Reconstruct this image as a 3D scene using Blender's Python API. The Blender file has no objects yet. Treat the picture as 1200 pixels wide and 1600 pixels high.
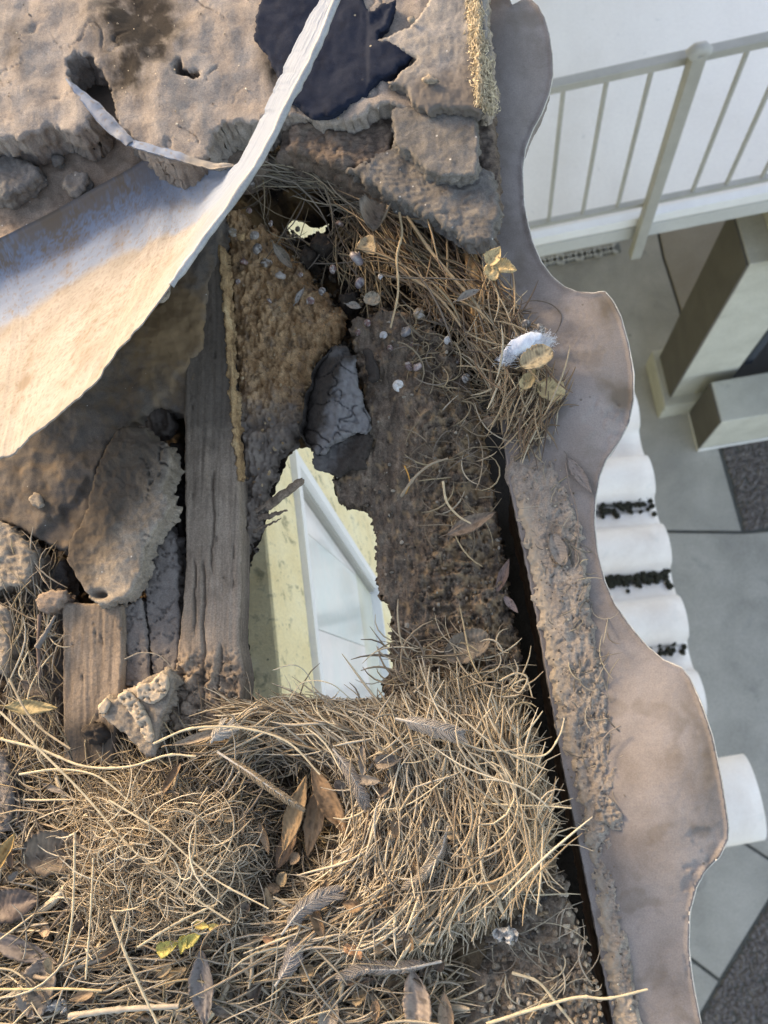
import bpy, bmesh, math, random
import numpy as np
from mathutils import Vector, Matrix

random.seed(7)
rng = np.random.default_rng(11)
rad = math.radians
SC = bpy.context.scene
COL = SC.collection

# ------------------------------------------------------------------ camera
FPX = 1202.0                       # focal length in photograph pixels
CAMZ = 6.0                         # eye height over the paving
_n = np.array([175.0, -285.0, -FPX])          # where straight down shows
_z = -_n / np.linalg.norm(_n)
_x = np.array([1.0, 0, 0]) - _z[0] * _z
_x /= np.linalg.norm(_x)
_y = np.cross(_z, _x)
ROT = np.array([_x, _y, _z])
cam = bpy.data.cameras.new('camera')
cam.sensor_fit = 'VERTICAL'
cam.sensor_height = 24.0
cam.lens = FPX / 1600 * 24.0
cam.clip_start = 0.01
cam.clip_end = 400
cam.dof.use_dof = True
cam.dof.focus_distance = 0.50
cam.dof.aperture_fstop = 8.0
camo = bpy.data.objects.new('camera', cam)
COL.objects.link(camo)
camo.matrix_world = Matrix.Translation((0, 0, CAMZ)) @ Matrix(ROT.tolist()).to_4x4()
SC.camera = camo

# ------------------------------------------------------------------ light
SUN_AZ = rad(140)                  # direction the sun stands in, counter-clockwise from +x
SUN_EL = rad(20)
w = bpy.data.worlds.new('World')
SC.world = w
w.use_nodes = True
nt = w.node_tree
nt.nodes.clear()
sky = nt.nodes.new('ShaderNodeTexSky')
sky.sky_type = 'NISHITA'
sky.sun_disc = False
sky.sun_elevation = SUN_EL
sky.sun_rotation = math.pi / 2 - SUN_AZ
sky.air_density = 0.6
sky.dust_density = 1.0
sky.ozone_density = 0.6
bg = nt.nodes.new('ShaderNodeBackground')
bg.inputs['Strength'].default_value = 0.15
wo = nt.nodes.new('ShaderNodeOutputWorld')
nt.links.new(sky.outputs[0], bg.inputs[0])
nt.links.new(bg.outputs[0], wo.inputs[0])
sl = bpy.data.lights.new('sun', 'SUN')
sl.energy = 0.85
sl.angle = rad(10)
sl.color = (1.0, 0.90, 0.77)
so = bpy.data.objects.new('sun', sl)
COL.objects.link(so)
sdir = Vector((math.cos(SUN_EL) * math.cos(SUN_AZ), math.cos(SUN_EL) * math.sin(SUN_AZ), math.sin(SUN_EL)))
so.rotation_euler = sdir.to_track_quat('Z', 'Y').to_euler()
so.location = (0, 0, 20)
SC.view_settings.view_transform = 'Standard'
SC.view_settings.look = 'None'
SC.view_settings.gamma = 1.0
SC.view_settings.exposure = 2.35
SC.view_settings.use_white_balance = True
SC.view_settings.white_balance_temperature = 9100
SC.view_settings.white_balance_tint = 13
SC.view_settings.use_curve_mapping = False

# ------------------------------------------------------------------ places
A8 = rad(-82.3)
U = np.array([math.cos(A8), math.sin(A8)])      # along the wall and the eave
W = np.array([-U[1], U[0]])                     # out from the wall


def at(px, py, d):
    """where the sight line of a photograph point meets the level d metres under the eye"""
    px = np.asarray(px, float); py = np.asarray(py, float); d = np.asarray(d, float)
    cx, cy = px - 600, 800 - py
    v0 = ROT[0, 0] * cx + ROT[0, 1] * cy - ROT[0, 2] * FPX
    v1 = ROT[1, 0] * cx + ROT[1, 1] * cy - ROT[1, 2] * FPX
    v2 = ROT[2, 0] * cx + ROT[2, 1] * cy - ROT[2, 2] * FPX
    k = -d / v2
    return np.stack([v0 * k, v1 * k, np.broadcast_to(CAMZ - d, v0.shape)], -1)


def uw(px, py, d):
    p = at(px, py, d)
    return float(p[:2] @ U), float(p[:2] @ W)


def pt(u, w_, d):
    q = u * U + w_ * W
    return np.array([q[0], q[1], CAMZ - d])


# ------------------------------------------------------------------ noise
def _hash(ix, iy, s):
    h = (ix * 374761393 + iy * 668265263 + s * 974634777) & 0xFFFFFFFF
    h = ((h ^ (h >> 13)) * 1274126177) & 0xFFFFFFFF
    h = ((h ^ (h >> 16)) * 2246822519) & 0xFFFFFFFF
    return (h ^ (h >> 15)) / 4294967295.0


def perlin(x, y, s=0):
    x = np.asarray(x, float); y = np.asarray(y, float)
    xi = np.floor(x).astype(np.int64); yi = np.floor(y).astype(np.int64)
    fx = x - xi; fy = y - yi
    ux = fx * fx * fx * (fx * (fx * 6 - 15) + 10); uy = fy * fy * fy * (fy * (fy * 6 - 15) + 10)

    def g(a, b):
        t = _hash(xi + a, yi + b, s) * 2 * math.pi
        return np.cos(t) * (fx - a) + np.sin(t) * (fy - b)
    n0 = g(0, 0) * (1 - ux) + g(1, 0) * ux
    n1 = g(0, 1) * (1 - ux) + g(1, 1) * ux
    return (n0 * (1 - uy) + n1 * uy) * 1.5


def fbm(x, y, s=0, o=4, gain=0.5):
    r = 0; a = 1.0; f = 1.0
    for i in range(o):
        r = r + a * perlin(x * f, y * f, s + i * 17)
        a *= gain; f *= 2.03
    return r


def ridged(x, y, s=0, o=4):
    r = 0; a = 0.5; f = 1.0
    for i in range(o):
        r = r + a * (1 - np.abs(perlin(x * f, y * f, s + i * 13)) * 2)
        a *= 0.5; f *= 2.1
    return r


def worley(x, y, s=0):
    xi = np.floor(x).astype(np.int64); yi = np.floor(y).astype(np.int64)
    f1 = np.full(x.shape, 9.0); f2 = np.full(x.shape, 9.0); cid = np.zeros(x.shape)
    for a in (-1, 0, 1):
        for b in (-1, 0, 1):
            cx = xi + a; cy = yi + b
            dx = cx + _hash(cx, cy, s) - x; dy = cy + _hash(cx, cy, s + 5) - y
            d = np.sqrt(dx * dx + dy * dy)
            c = _hash(cx, cy, s + 9)
            m = d < f1
            f2 = np.where(m, f1, np.minimum(f2, d))
            cid = np.where(m, c, cid)
            f1 = np.where(m, d, f1)
    return f1, f2, cid


def crack(x, y, s=0, wd=0.08):
    """1 in a crack between cells, 0 elsewhere"""
    f1, f2, c = worley(x + 0.35 * perlin(x * 2, y * 2, s + 3), y + 0.35 * perlin(x * 2, y * 2, s + 4), s)
    return np.clip(1 - (f2 - f1) / wd, 0, 1), c


def sm(a, b, x):
    t = np.clip((x - a) / (b - a), 0, 1)
    return t * t * (3 - 2 * t)


def gauss(x, y, cx, cy, sx, sy, rot=0):
    c, s_ = math.cos(rot), math.sin(rot)
    dx, dy = x - cx, y - cy
    a = (dx * c + dy * s_) / sx; b = (-dx * s_ + dy * c) / sy
    return np.exp(-0.5 * (a * a + b * b))


def sdpoly(x, y, poly):
    """signed distance, inside positive"""
    P = np.array(poly, float); Q = np.roll(P, -1, 0)
    d = np.full(x.shape, 1e9); ins = np.zeros(x.shape, bool)
    for (ax, ay), (bx, by) in zip(P, Q):
        ex, ey = bx - ax, by - ay
        L = ex * ex + ey * ey + 1e-9
        t = np.clip(((x - ax) * ex + (y - ay) * ey) / L, 0, 1)
        dx, dy = x - ax - t * ex, y - ay - t * ey
        d = np.minimum(d, dx * dx + dy * dy)
        if ey != 0:
            c = ((ay > y) != (by > y)) & (x < ex * (y - ay) / ey + ax)
            ins ^= c
    d = np.sqrt(d)
    return np.where(ins, d, -d)


# ------------------------------------------------------------------ objects
ORG = {}


def thing(name, label, cat, loc, group=None):
    o = bpy.data.objects.new(name, None)
    COL.objects.link(o)
    o.empty_display_size = 0.02
    o.location = [float(v) for v in loc]
    ORG[o] = np.array(loc, float)
    tag(o, label, cat, group)
    return o


def tag(o, label=None, cat=None, group=None, kind=None):
    if label: o['label'] = label
    if cat: o['category'] = cat
    if group: o['group'] = group
    if kind: o['kind'] = kind
    return o


def mesh_obj(name, V, faces, mat, parent=None, smooth=True, attrs=None, org=None):
    V = np.asarray(V, float)
    if parent is not None:
        o0 = ORG[parent]
    elif org is not None:
        o0 = np.array(org, float)
    else:
        lo, hi = V.min(0), V.max(0)
        o0 = np.array([(lo[0] + hi[0]) / 2, (lo[1] + hi[1]) / 2, lo[2]])
    me = bpy.data.meshes.new(name)
    me.vertices.add(len(V))
    me.vertices.foreach_set('co', (V - o0).astype(np.float32).ravel())
    if isinstance(faces, np.ndarray):
        groups = [faces]
    elif faces and isinstance(faces[0], np.ndarray) and faces[0].ndim == 2:
        groups = faces
    else:
        groups = None
    if groups is not None:
        idx = np.concatenate([g.ravel() for g in groups]).astype(np.int32)
        tot = np.concatenate([np.full(len(g), g.shape[1], np.int32) for g in groups])
    else:
        idx = np.array([i for f in faces for i in f], np.int32)
        tot = np.array([len(f) for f in faces], np.int32)
    st = np.concatenate([[0], np.cumsum(tot)[:-1]]).astype(np.int32)
    me.loops.add(len(idx)); me.loops.foreach_set('vertex_index', idx)
    me.polygons.add(len(tot))
    me.polygons.foreach_set('loop_start', st); me.polygons.foreach_set('loop_total', tot)
    me.polygons.foreach_set('use_smooth', np.full(len(tot), smooth, bool))
    if attrs:
        for k, v in attrs.items():
            v = np.asarray(v, np.float32)
            if v.ndim == 2:
                a = me.attributes.new(k, 'FLOAT_COLOR', 'POINT')
                a.data.foreach_set('color', np.concatenate([v, np.ones((len(v), 1), np.float32)], 1).ravel())
            else:
                a = me.attributes.new(k, 'FLOAT', 'POINT')
                a.data.foreach_set('value', v)
    me.update(calc_edges=True)
    me.validate()
    if mat is not None:
        me.materials.append(mat)
    o = bpy.data.objects.new(name, me)
    COL.objects.link(o)
    if parent is not None:
        o.parent = parent
        ORG[o] = ORG[parent]
    else:
        o.location = o0.tolist()
        ORG[o] = o0
    return o


def patch(name, poly, d, th, mat, h=None, step=2.5, rag=0, ragl=18, rnd=0, holes=(), parent=None,
          stain_shade=None, seed=1, wob=1.0, seg=6, extra=None, grit=.0003):
    """a slab of material: outline given in photograph points on the level d, relief h(px,py,inside) in metres"""
    P = np.array(poly, float)
    x0, y0 = P.min(0) - 2 * step - rag; x1, y1 = P.max(0) + 2 * step + rag
    X, Y = np.meshgrid(np.arange(x0, x1, step), np.arange(y0, y1, step))

    def sdf(X, Y):
        s = sdpoly(X, Y, poly)
        for q in holes:
            s = np.minimum(s, -sdpoly(X, Y, q))
        if rag:
            s = s + rag * fbm(X / ragl, Y / ragl, seed + 100, 5, 0.62)
        return s
    S = sdf(X, Y)
    K = (S[:-1, :-1] + S[1:, :-1] + S[:-1, 1:] + S[1:, 1:]) > 0
    # pull the rim vertices on to the outline
    touch = np.zeros(S.shape, int)
    for a in (0, 1):
        for b in (0, 1):
            touch[a:S.shape[0] - 1 + a, b:S.shape[1] - 1 + b] += K
    rim = (touch > 0) & (touch < 4)
    gy, gx = np.gradient(S, step)
    gl = np.maximum(gx * gx + gy * gy, 0.2)
    mv = np.clip(S, -1.2 * step, 1.2 * step)
    X2 = np.where(rim, X - mv * gx / gl, X); Y2 = np.where(rim, Y - mv * gy / gl, Y)
    used = touch > 0
    ids = np.full(S.shape, -1, np.int64); ids[used] = np.arange(used.sum())
    px, py = X2[used], Y2[used]
    ins = np.clip(np.where(rim, 0, S), 0, None)[used]
    hh = np.zeros(len(px)) if h is None else np.asarray(h(px, py, ins), float) + np.zeros(len(px))
    if grit:
        hh = hh + grit * fbm(px / 4.5, py / 4.5, seed + 60, 2, .7)
    if rnd:
        t = np.clip(1 - ins / rnd, 0, 1)
        hh = hh - (rnd * 0.00041) * (1 - np.sqrt(np.clip(1 - t * t, 0, 1)))
    V = at(px, py, d)
    V[:, 2] += hh
    f = np.stack([ids[:-1, :-1][K], ids[1:, :-1][K], ids[1:, 1:][K], ids[:-1, 1:][K]], 1)
    # side walls
    Kp = np.pad(K, 1)
    E = []
    c = Kp[1:-1, 1:-1]
    m = c & ~Kp[1:-1, :-2]; E.append(np.stack([ids[:-1, :-1][m], ids[1:, :-1][m]], 1))
    m = c & ~Kp[1:-1, 2:]; E.append(np.stack([ids[1:, 1:][m], ids[:-1, 1:][m]], 1))
    m = c & ~Kp[:-2, 1:-1]; E.append(np.stack([ids[:-1, 1:][m], ids[:-1, :-1][m]], 1))
    m = c & ~Kp[2:, 1:-1]; E.append(np.stack([ids[1:, :-1][m], ids[1:, 1:][m]], 1))
    E = np.concatenate(E)
    ub, inv = np.unique(E, return_inverse=True)
    inv = inv.reshape(E.shape)
    nv = len(V)
    Vs = [V]; Fs = [f]
    prev = ub
    rimxy = V[ub][:, :2].copy()
    ea, eb = inv[:, 0], inv[:, 1]
    gxx = (gx / np.sqrt(gl))[used][ub]; gyy = (gy / np.sqrt(gl))[used][ub]
    bottom = CAMZ - d - th
    for k in range(1, seg + 1):
        t = k / seg
        r = V[ub].copy()
        for _ in range(4):                          # the rim is crisp, the body below it rounder
            acc = rimxy * 1.0; cnt = np.ones(len(ub))
            np.add.at(acc, ea, rimxy[eb]); np.add.at(acc, eb, rimxy[ea]); np.add.at(cnt, ea, 1); np.add.at(cnt, eb, 1)
            rimxy = acc / cnt[:, None]
        r[:, :2] = rimxy
        wv = wob * min(th, .016) * 0.22 * (fbm(px[ub] / 13 + k * 1.1, py[ub] / 13 + k * 1.3, seed + 7, 3) + 0.25 + .5 * math.sin(k * 2.4 + seed))
        if k == seg: wv = wv * 0.5
        r[:, 0] += wv * gxx; r[:, 1] -= wv * gyy
        r[:, 2] = V[ub][:, 2] * (1 - t) + bottom * t
        Vs.append(r)
        new = np.arange(nv, nv + len(ub)); nv += len(ub)
        a, b = inv[:, 0], inv[:, 1]
        Fs.append(np.stack([prev[b], prev[a], new[a], new[b]], 1))
        prev = new
    V = np.concatenate(Vs)
    F = np.concatenate(Fs)
    at_ = {}
    st = np.zeros(len(px)) if stain_shade is None else np.clip(stain_shade(px, py), 0, 1)
    at_['stain_shade'] = np.concatenate([st] + [st[ub]] * seg)
    if extra:
        for kk, fn in extra.items():
            v = fn(px, py, ins)
            at_[kk] = np.concatenate([v] + [v[ub]] * seg)
    return mesh_obj(name, V, F, mat, parent, True, at_)


def box(name, u0, u1, w0, w1, d0, d1, mat, parent=None, bev=0.006, cap=None, taper=0):
    """box square to the house: u along the wall, w out from it, d below the eye"""
    bm = bmesh.new()
    vs = []
    for d_ in (d1, d0):
        for (a, b) in ((u0, w0), (u1, w0), (u1, w1), (u0, w1)):
            vs.append(bm.verts.new(pt(a, b, d_)))
    for q in ((0, 1, 2, 3), (7, 6, 5, 4), (0, 4, 5, 1), (1, 5, 6, 2), (2, 6, 7, 3), (3, 7, 4, 0)):
        bm.faces.new([vs[i] for i in q])
    bmesh.ops.recalc_face_normals(bm, faces=bm.faces)
    if bev:
        bmesh.ops.bevel(bm, geom=list(bm.edges), offset=bev, segments=2, affect='EDGES', profile=0.6)
    bm.verts.ensure_lookup_table()
    V = np.array([v.co[:] for v in bm.verts]); F = [[v.index for v in fa.verts] for fa in bm.faces]
    bm.verts.index_update()
    F = [[v.index for v in fa.verts] for fa in bm.faces]
    bm.free()
    return mesh_obj(name, V, F, mat, parent, False)


def tubes(paths, radii, sides=5, squash=1.0):
    """many tubes at once: paths (N,K,3), radii (N,K)"""
    N, K, _ = paths.shape
    T = np.gradient(paths, axis=1)
    T /= np.linalg.norm(T, axis=2, keepdims=True) + 1e-12
    up = np.zeros_like(T); up[..., 2] = 1
    s = np.cross(T, up); L = np.linalg.norm(s, axis=2, keepdims=True)
    s = np.where(L < 0.05, np.array([1.0, 0, 0]), s / np.maximum(L, 1e-6))
    b = np.cross(s, T)
    ang = np.arange(sides) * 2 * math.pi / sides + math.pi / 2
    ring = (np.cos(ang)[None, None, :, None] * s[:, :, None, :] + squash * np.sin(ang)[None, None, :, None] * b[:, :, None, :])
    V = paths[:, :, None, :] + ring * radii[:, :, None, None]
    base = (np.arange(N) * K * sides)[:, None, None]
    k = np.arange(K - 1)[None, :, None]; j = np.arange(sides)[None, None, :]
    j2 = (j + 1) % sides
    a = base + k * sides + j; c = base + k * sides + j2
    F = np.stack([a, c, c + sides, a + sides], -1).reshape(-1, 4)
    return V.reshape(-1, 3), F


# ------------------------------------------------------------------ materials
def N_(nt, t, **kw):
    n = nt.nodes.new(t)
    for k, v in kw.items():
        if k in n.inputs.keys() if hasattr(n.inputs, 'keys') else False:
            n.inputs[k].default_value = v
        else:
            setattr(n, k, v)
    return n


def ramp(nt, fac, stops):
    r = nt.nodes.new('ShaderNodeValToRGB')
    e = r.color_ramp.elements
    while len(e) < len(stops): e.new(0.5)
    for i, (p, c) in enumerate(stops):
        e[i].position = p
        e[i].color = (*c, 1) if len(c) == 3 else c
    nt.links.new(fac, r.inputs[0])
    return r.outputs[0]


def mix(nt, fac, a, b, mode='MIX'):
    m = nt.nodes.new('ShaderNodeMix'); m.data_type = 'RGBA'; m.blend_type = mode
    for s, v in ((m.inputs['Factor'], fac), (m.inputs['A'], a), (m.inputs['B'], b)):
        if hasattr(v, 'is_output'): nt.links.new(v, s)
        elif isinstance(v, (int, float)): s.default_value = v
        else: s.default_value = (*v, 1)
    return m.outputs['Result']


def g3(v): return (v, v, v)


ROOFY = {'mortar', 'mortar_low', 'grey_felt', 'pale_felt', 'brown_felt', 'dark_felt', 'mortar_chunk', 'cracked_mud', 'weathered_wood', 'rotted_plank', 'rotted_board', 'brown_coating', 'mud_crust', 'fascia_wood', 'grey_dirt', 'void_dirt', 'nest_humus'}


def material(name, c, sc=60.0, fine=700.0, rough=0.9, bump=0.5, bdist=0.001, aniso=(1, 1, 1), stain_shade=None,
             fleck=None, fleckcol=(0.5, 0.48, 0.44), dark=None, vcol=False, contrast=0.35, spec=0.25,
             coat=0, grain=None, metal=0, sub=0.0, zone=None):
    """c: two to four base colours spread by noise; sc broad pattern per metre, fine grain per metre"""
    if name in ROOFY:                # roof colours lifted and warmed to make up for dim blue skylight
        c = [(a[0] * 1.24, a[1] * 1.19, a[2] * 1.12) for a in c]
        if stain_shade: stain_shade = (stain_shade[0] * 1.2, stain_shade[1] * 1.1, stain_shade[2])
    m = bpy.data.materials.new(name)
    m.use_nodes = True
    t = m.node_tree
    t.nodes.clear()
    L = t.links.new
    tc = t.nodes.new('ShaderNodeTexCoord')
    mp = t.nodes.new('ShaderNodeMapping')
    mp.inputs['Scale'].default_value = aniso
    L(tc.outputs['Object'], mp.inputs['Vector'])

    def noise(s, det=6, ro=0.6, dis=0.0, off=None):
        n = t.nodes.new('ShaderNodeTexNoise')
        n.inputs['Scale'].default_value = s; n.inputs['Detail'].default_value = det
        n.inputs['Roughness'].default_value = ro; n.inputs['Distortion'].default_value = dis
        L(mp.outputs[0], n.inputs['Vector'])
        return n.outputs['Fac']
    n1 = noise(sc, 7, 0.62, 0.3)
    n2 = noise(fine, 5, 0.7)
    k = len(c)
    if vcol:
        a = t.nodes.new('ShaderNodeAttribute'); a.attribute_name = 'tint'
        col = a.outputs['Color']
    else:
        col = ramp(t, n1, [(0.30 + 0.40 * i / max(1, k - 1), c[i]) for i in range(k)])
    lo, hi = 1 - contrast, 1 + contrast * 0.6
    col = mix(t, 1.0, col, ramp(t, n2, [(0.3, g3(lo)), (0.7, g3(hi))]), 'MULTIPLY')
    if zone:
        a = t.nodes.new('ShaderNodeAttribute'); a.attribute_name = 'zone'
        col = mix(t, a.outputs['Fac'], col, mix(t, 1.0, zone, ramp(t, n2, [(0.3, g3(1 - contrast * 0.5)), (0.7, g3(1 + contrast * 0.3))]), 'MULTIPLY'))
    if grain:                      # long fibres
        g = t.nodes.new('ShaderNodeTexNoise'); g.inputs['Scale'].default_value = grain[0]
        g.inputs['Detail'].default_value = 5; g.inputs['Roughness'].default_value = 0.65
        mp2 = t.nodes.new('ShaderNodeMapping'); mp2.inputs['Scale'].default_value = grain[1]
        mp2.inputs['Rotation'].default_value = (0, 0, grain[3] if len(grain) > 3 else 0)
        L(tc.outputs['Object'], mp2.inputs['Vector']); L(mp2.outputs[0], g.inputs['Vector'])
        col = mix(t, grain[2], col, mix(t, 1.0, col, ramp(t, g.outputs['Fac'], [(0.32, g3(0.35)), (0.5, g3(0.95)), (0.7, g3(1.35))]), 'MULTIPLY'))
    if dark:                       # dark dirt blots
        nd = noise(dark[0], 6, 0.65, 0.4)
        col = mix(t, ramp(t, nd, [(dark[1], g3(0)), (dark[1] + 0.12, g3(dark[2]))]), col, dark[3])
    if fleck:                      # pale crumbs
        v = t.nodes.new('ShaderNodeTexVoronoi'); v.inputs['Scale'].default_value = fleck[0]
        L(tc.outputs['Object'], v.inputs['Vector'])
        sep = t.nodes.new('ShaderNodeSeparateColor'); L(v.outputs['Color'], sep.inputs[0])
        mth = t.nodes.new('ShaderNodeMath'); mth.operation = 'MULTIPLY'
        L(ramp(t, v.outputs['Distance'], [(0.10, g3(1)), (0.20, g3(0))]), mth.inputs[0])
        L(ramp(t, sep.outputs[0], [(1 - fleck[1] - 0.01, g3(0)), (1 - fleck[1], g3(1))]), mth.inputs[1])
        col = mix(t, mth.outputs[0], col, fleckcol)
    if stain_shade:  # mask for stains and other tones, painted shade among them
        a = t.nodes.new('ShaderNodeAttribute'); a.attribute_name = 'stain_shade'
        col = mix(t, a.outputs['Fac'], col, stain_shade)
    b = t.nodes.new('ShaderNodeBsdfPrincipled')
    L(col, b.inputs['Base Color'])
    b.inputs['Roughness'].default_value = rough
    b.inputs['Specular IOR Level'].default_value = spec
    b.inputs['Coat Weight'].default_value = coat
    b.inputs['Metallic'].default_value = metal
    if sub:
        b.inputs['Transmission Weight'].default_value = 0
    if bump:
        ad = t.nodes.new('ShaderNodeMath'); ad.operation = 'MULTIPLY_ADD'
        ad.inputs[1].default_value = 0.6
        n3 = noise(fine * 0.3, 6, 0.7)
        L(n2, ad.inputs[0]); L(n3, ad.inputs[2])
        bp = t.nodes.new('ShaderNodeBump')
        bp.inputs['Strength'].default_value = bump; bp.inputs['Distance'].default_value = bdist * .5
        L(ad.outputs[0], bp.inputs['Height']); L(bp.outputs[0], b.inputs['Normal'])
    o = t.nodes.new('ShaderNodeOutputMaterial')
    L(b.outputs[0], o.inputs[0])
    return m


M = {}
M['mortar'] = material('mortar', [(.17, .147, .13), (.225, .20, .18), (.275, .25, .228)], 45, 900, bump=.8, bdist=.0016,
                       spec=.08, stain_shade=(.012, .0105, .009), fleck=(360, .015), dark=(160, .66, .6, (.09, .075, .06)))
M['mortar_low'] = material('mortar_low', [(.15, .115, .09), (.21, .165, .13), (.24, .195, .16)], 60, 900, bump=.8, bdist=.0014,
                           stain_shade=(.04, .034, .03), fleck=(300, .03), dark=(120, .62, .6, (.10, .08, .065)))
M['tar'] = material('tar_felt', [(.009, .012, .021), (.014, .019, .032), (.022, .027, .041)], 80, 1500, spec=.08, rough=.95, bump=.5,
                    bdist=.0006, fleck=(170, .05), fleckcol=(.3, .27, .2))
M['felt_grey'] = material('grey_felt', [(.085, .08, .075), (.13, .123, .115), (.18, .17, .158)], 70, 1100, bump=.9, bdist=.0014,
                          fleck=(220, .05), dark=(140, .6, .6, (.05, .045, .042)))
M['felt_pale'] = material('pale_felt', [(.15, .14, .13), (.20, .19, .178), (.245, .23, .218)], 60, 1100, bump=.8, bdist=.0012,
                          fleck=(260, .03), stain_shade=(.09, .083, .078))
M['felt_brown'] = material('brown_felt', [(.075, .058, .047), (.125, .098, .08), (.165, .137, .115)], 90, 1000, bump=1, bdist=.0016,
                           dark=(110, .6, .7, (.06, .045, .038)), grain=(90, (1, 6, 1), .6, .4))
M['felt_dark'] = material('dark_felt', [(.065, .055, .046), (.095, .082, .07), (.12, .10, .083)], 40, 1300, bump=.55, bdist=.001,
                          stain_shade=(.17, .115, .06), fleck=(330, .02), dark=(30, .55, .6, (.07, .062, .055)))
M['chunk'] = material('mortar_chunk', [(.15, .128, .103), (.22, .19, .155), (.27, .235, .195)], 70, 900, bump=.8, bdist=.0015,
                      stain_shade=(.042, .034, .027), fleck=(280, .015))
M['cracked'] = material('cracked_mud', [(.11, .097, .087), (.155, .137, .123), (.185, .165, .147)], 60, 1000, bump=.6, bdist=.001)
M['wood_grey'] = material('weathered_wood', [(.155, .12, .09), (.215, .17, .13), (.265, .215, .168)], 30, 800, bump=.6, bdist=.001,
                          grain=(330, (1, .05, 1), .5), stain_shade=(.055, .048, .04), dark=(70, .66, .5, (.1, .085, .07)))
M['plank'] = material('rotted_plank', [(.085, .063, .047), (.155, .118, .088), (.24, .19, .14)], 75, 900, bump=1, bdist=.0022,
                      grain=(150, (1, .16, 1), .8), stain_shade=(.33, .235, .135), fleck=(420, .012), fleckcol=(.25, .2, .14), contrast=.5)
M['board'] = material('rotted_board', [(.24, .14, .068), (.42, .26, .135), (.58, .39, .22)], 65, 900, bump=1, bdist=.002,
                      grain=(120, (1, .2, 1), .6), stain_shade=(.19, .17, .15), dark=(60, .54, .7, (.075, .053, .037)), contrast=.5)  # the warm tones carry sunlight for the upper board
M['void'] = material('void_dirt', [(.018, .015, .012), (.035, .027, .021), (.07, .052, .036)], 90, 900, bump=1, bdist=.002,
                     fleck=(300, .05), fleckcol=(.22, .18, .13), stain_shade=(.17, .115, .06))
M['flap'] = material('charred_felt', [(.04, .031, .024), (.06, .047, .037)], 70, 1300, bump=1, bdist=.0014,
                     stain_shade=(.175, .165, .155), fleck=(500, .06), fleckcol=(.03, .028, .026))
M['coat'] = material('brown_coating', [(.15, .132, .12), (.195, .175, .163), (.235, .214, .203)], 26, 1100, rough=.92, bump=.35,
                     bdist=.0006, stain_shade=(.10, .085, .066), dark=(55, .66, .5, (.13, .11, .092)), fleck=(170, .035), fleckcol=(.14, .12, .1), contrast=.2, spec=.12)
M['coat_edge'] = material('pale_edge', [(.50, .46, .38), (.62, .58, .50)], 120, 900, bump=.3, contrast=.3)
M['mudcrust'] = material('mud_crust', [(.17, .147, .125), (.25, .217, .184), (.33, .288, .24)], 70, 900, bump=.9, bdist=.0016,
                         fleck=(320, .05), fleckcol=(.5, .43, .32), stain_shade=(.34, .30, .24))
M['fascia'] = material('fascia_wood', [(.075, .045, .034), (.115, .075, .06), (.15, .105, .085)], 60, 900, bump=.8, bdist=.001,
                       grain=(90, (1, .2, 1), .5))
M['darkwood'] = material('dark_wood', [(.03, .023, .018), (.055, .042, .033)], 60, 700, bump=.8, bdist=.001)
M['dirt'] = material('grey_dirt', [(.13, .105, .08), (.20, .165, .13), (.27, .225, .175)], 80, 900, bump=1, bdist=.002,
                     fleck=(340, .05), fleckcol=(.35, .29, .2))
M['humus'] = material('nest_humus', [(.06, .042, .026), (.11, .078, .048), (.19, .14, .085)], 110, 900, bump=1, bdist=.002,
                      fleck=(400, .06), fleckcol=(.3, .22, .12))
M['straw'] = material('dry_straw', [(1, 1, 1)], 40, 900, rough=.65, bump=0, vcol=True, contrast=.22, spec=.3)
M['leaf'] = material('dry_leaf', [(1, 1, 1)], 90, 600, rough=.6, bump=.35, bdist=.0005, vcol=True, contrast=.22, spec=.3,
                     dark=(260, .67, .6, (.12, .075, .04)))
M['shell'] = material('snail_shell', [(1, 1, 1)], 200, 900, rough=.45, bump=.3, bdist=.0003, vcol=True, contrast=.3, spec=.4)
M['fluff'] = material('white_fluff', [(.62, .66, .70), (.78, .80, .82)], 200, 1500, bump=.6, bdist=.0006, contrast=.2)
M['sheet'] = material('painted_metal', [(.205, .18, .15), (.25, .225, .195), (.285, .265, .238)], 18, 500, rough=.75, bump=.18, bdist=.0006,
                      stain_shade=(.165, .13, .10), contrast=.14, spec=.12, dark=(420, .72, .5, (.42, .33, .24)), zone=(.175, .215, .275))  # zone: bluish shade of the hollow held in the sheet colour
M['sheet_edge'] = material('sheet_edge', [(.22, .23, .23), (.27, .28, .28), (.36, .36, .35)], 40, 700, rough=.6, bump=.2, contrast=.15)
M['stucco'] = material('cream_stucco', [(.80, .64, .36), (.87, .73, .45), (.90, .79, .54)], 14, 300, rough=.9, bump=.6, bdist=.004,
                       aniso=(1, 1, .5), dark=(60, .55, .7, (.20, .185, .12)), fleck=(120, .10), fleckcol=(.20, .18, .12), contrast=.12)
M['stucco_grey'] = material('grey_stucco', [(.48, .46, .39), (.56, .54, .465), (.62, .60, .52)], 4, 90, bump=.5, bdist=.006, contrast=.12,
                            dark=(6, .62, .5, (.33, .33, .28)))
M['stucco_shade'] = material('shaded_stucco', [(.12, .11, .10), (.155, .142, .128)], 4, 110, bump=.5, bdist=.004, contrast=.12)  # darker copy of the grey stucco, for shaded faces
M['green_board'] = material('green_board', [(.13, .135, .10), (.19, .19, .145)], 30, 300, bump=.4, grain=(40, (1, .1, 1), .5))
M['white_frame'] = material('white_frame', [(.80, .78, .76), (.86, .85, .83)], 10, 200, rough=.4, bump=.05, contrast=.05, spec=.5)
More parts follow.
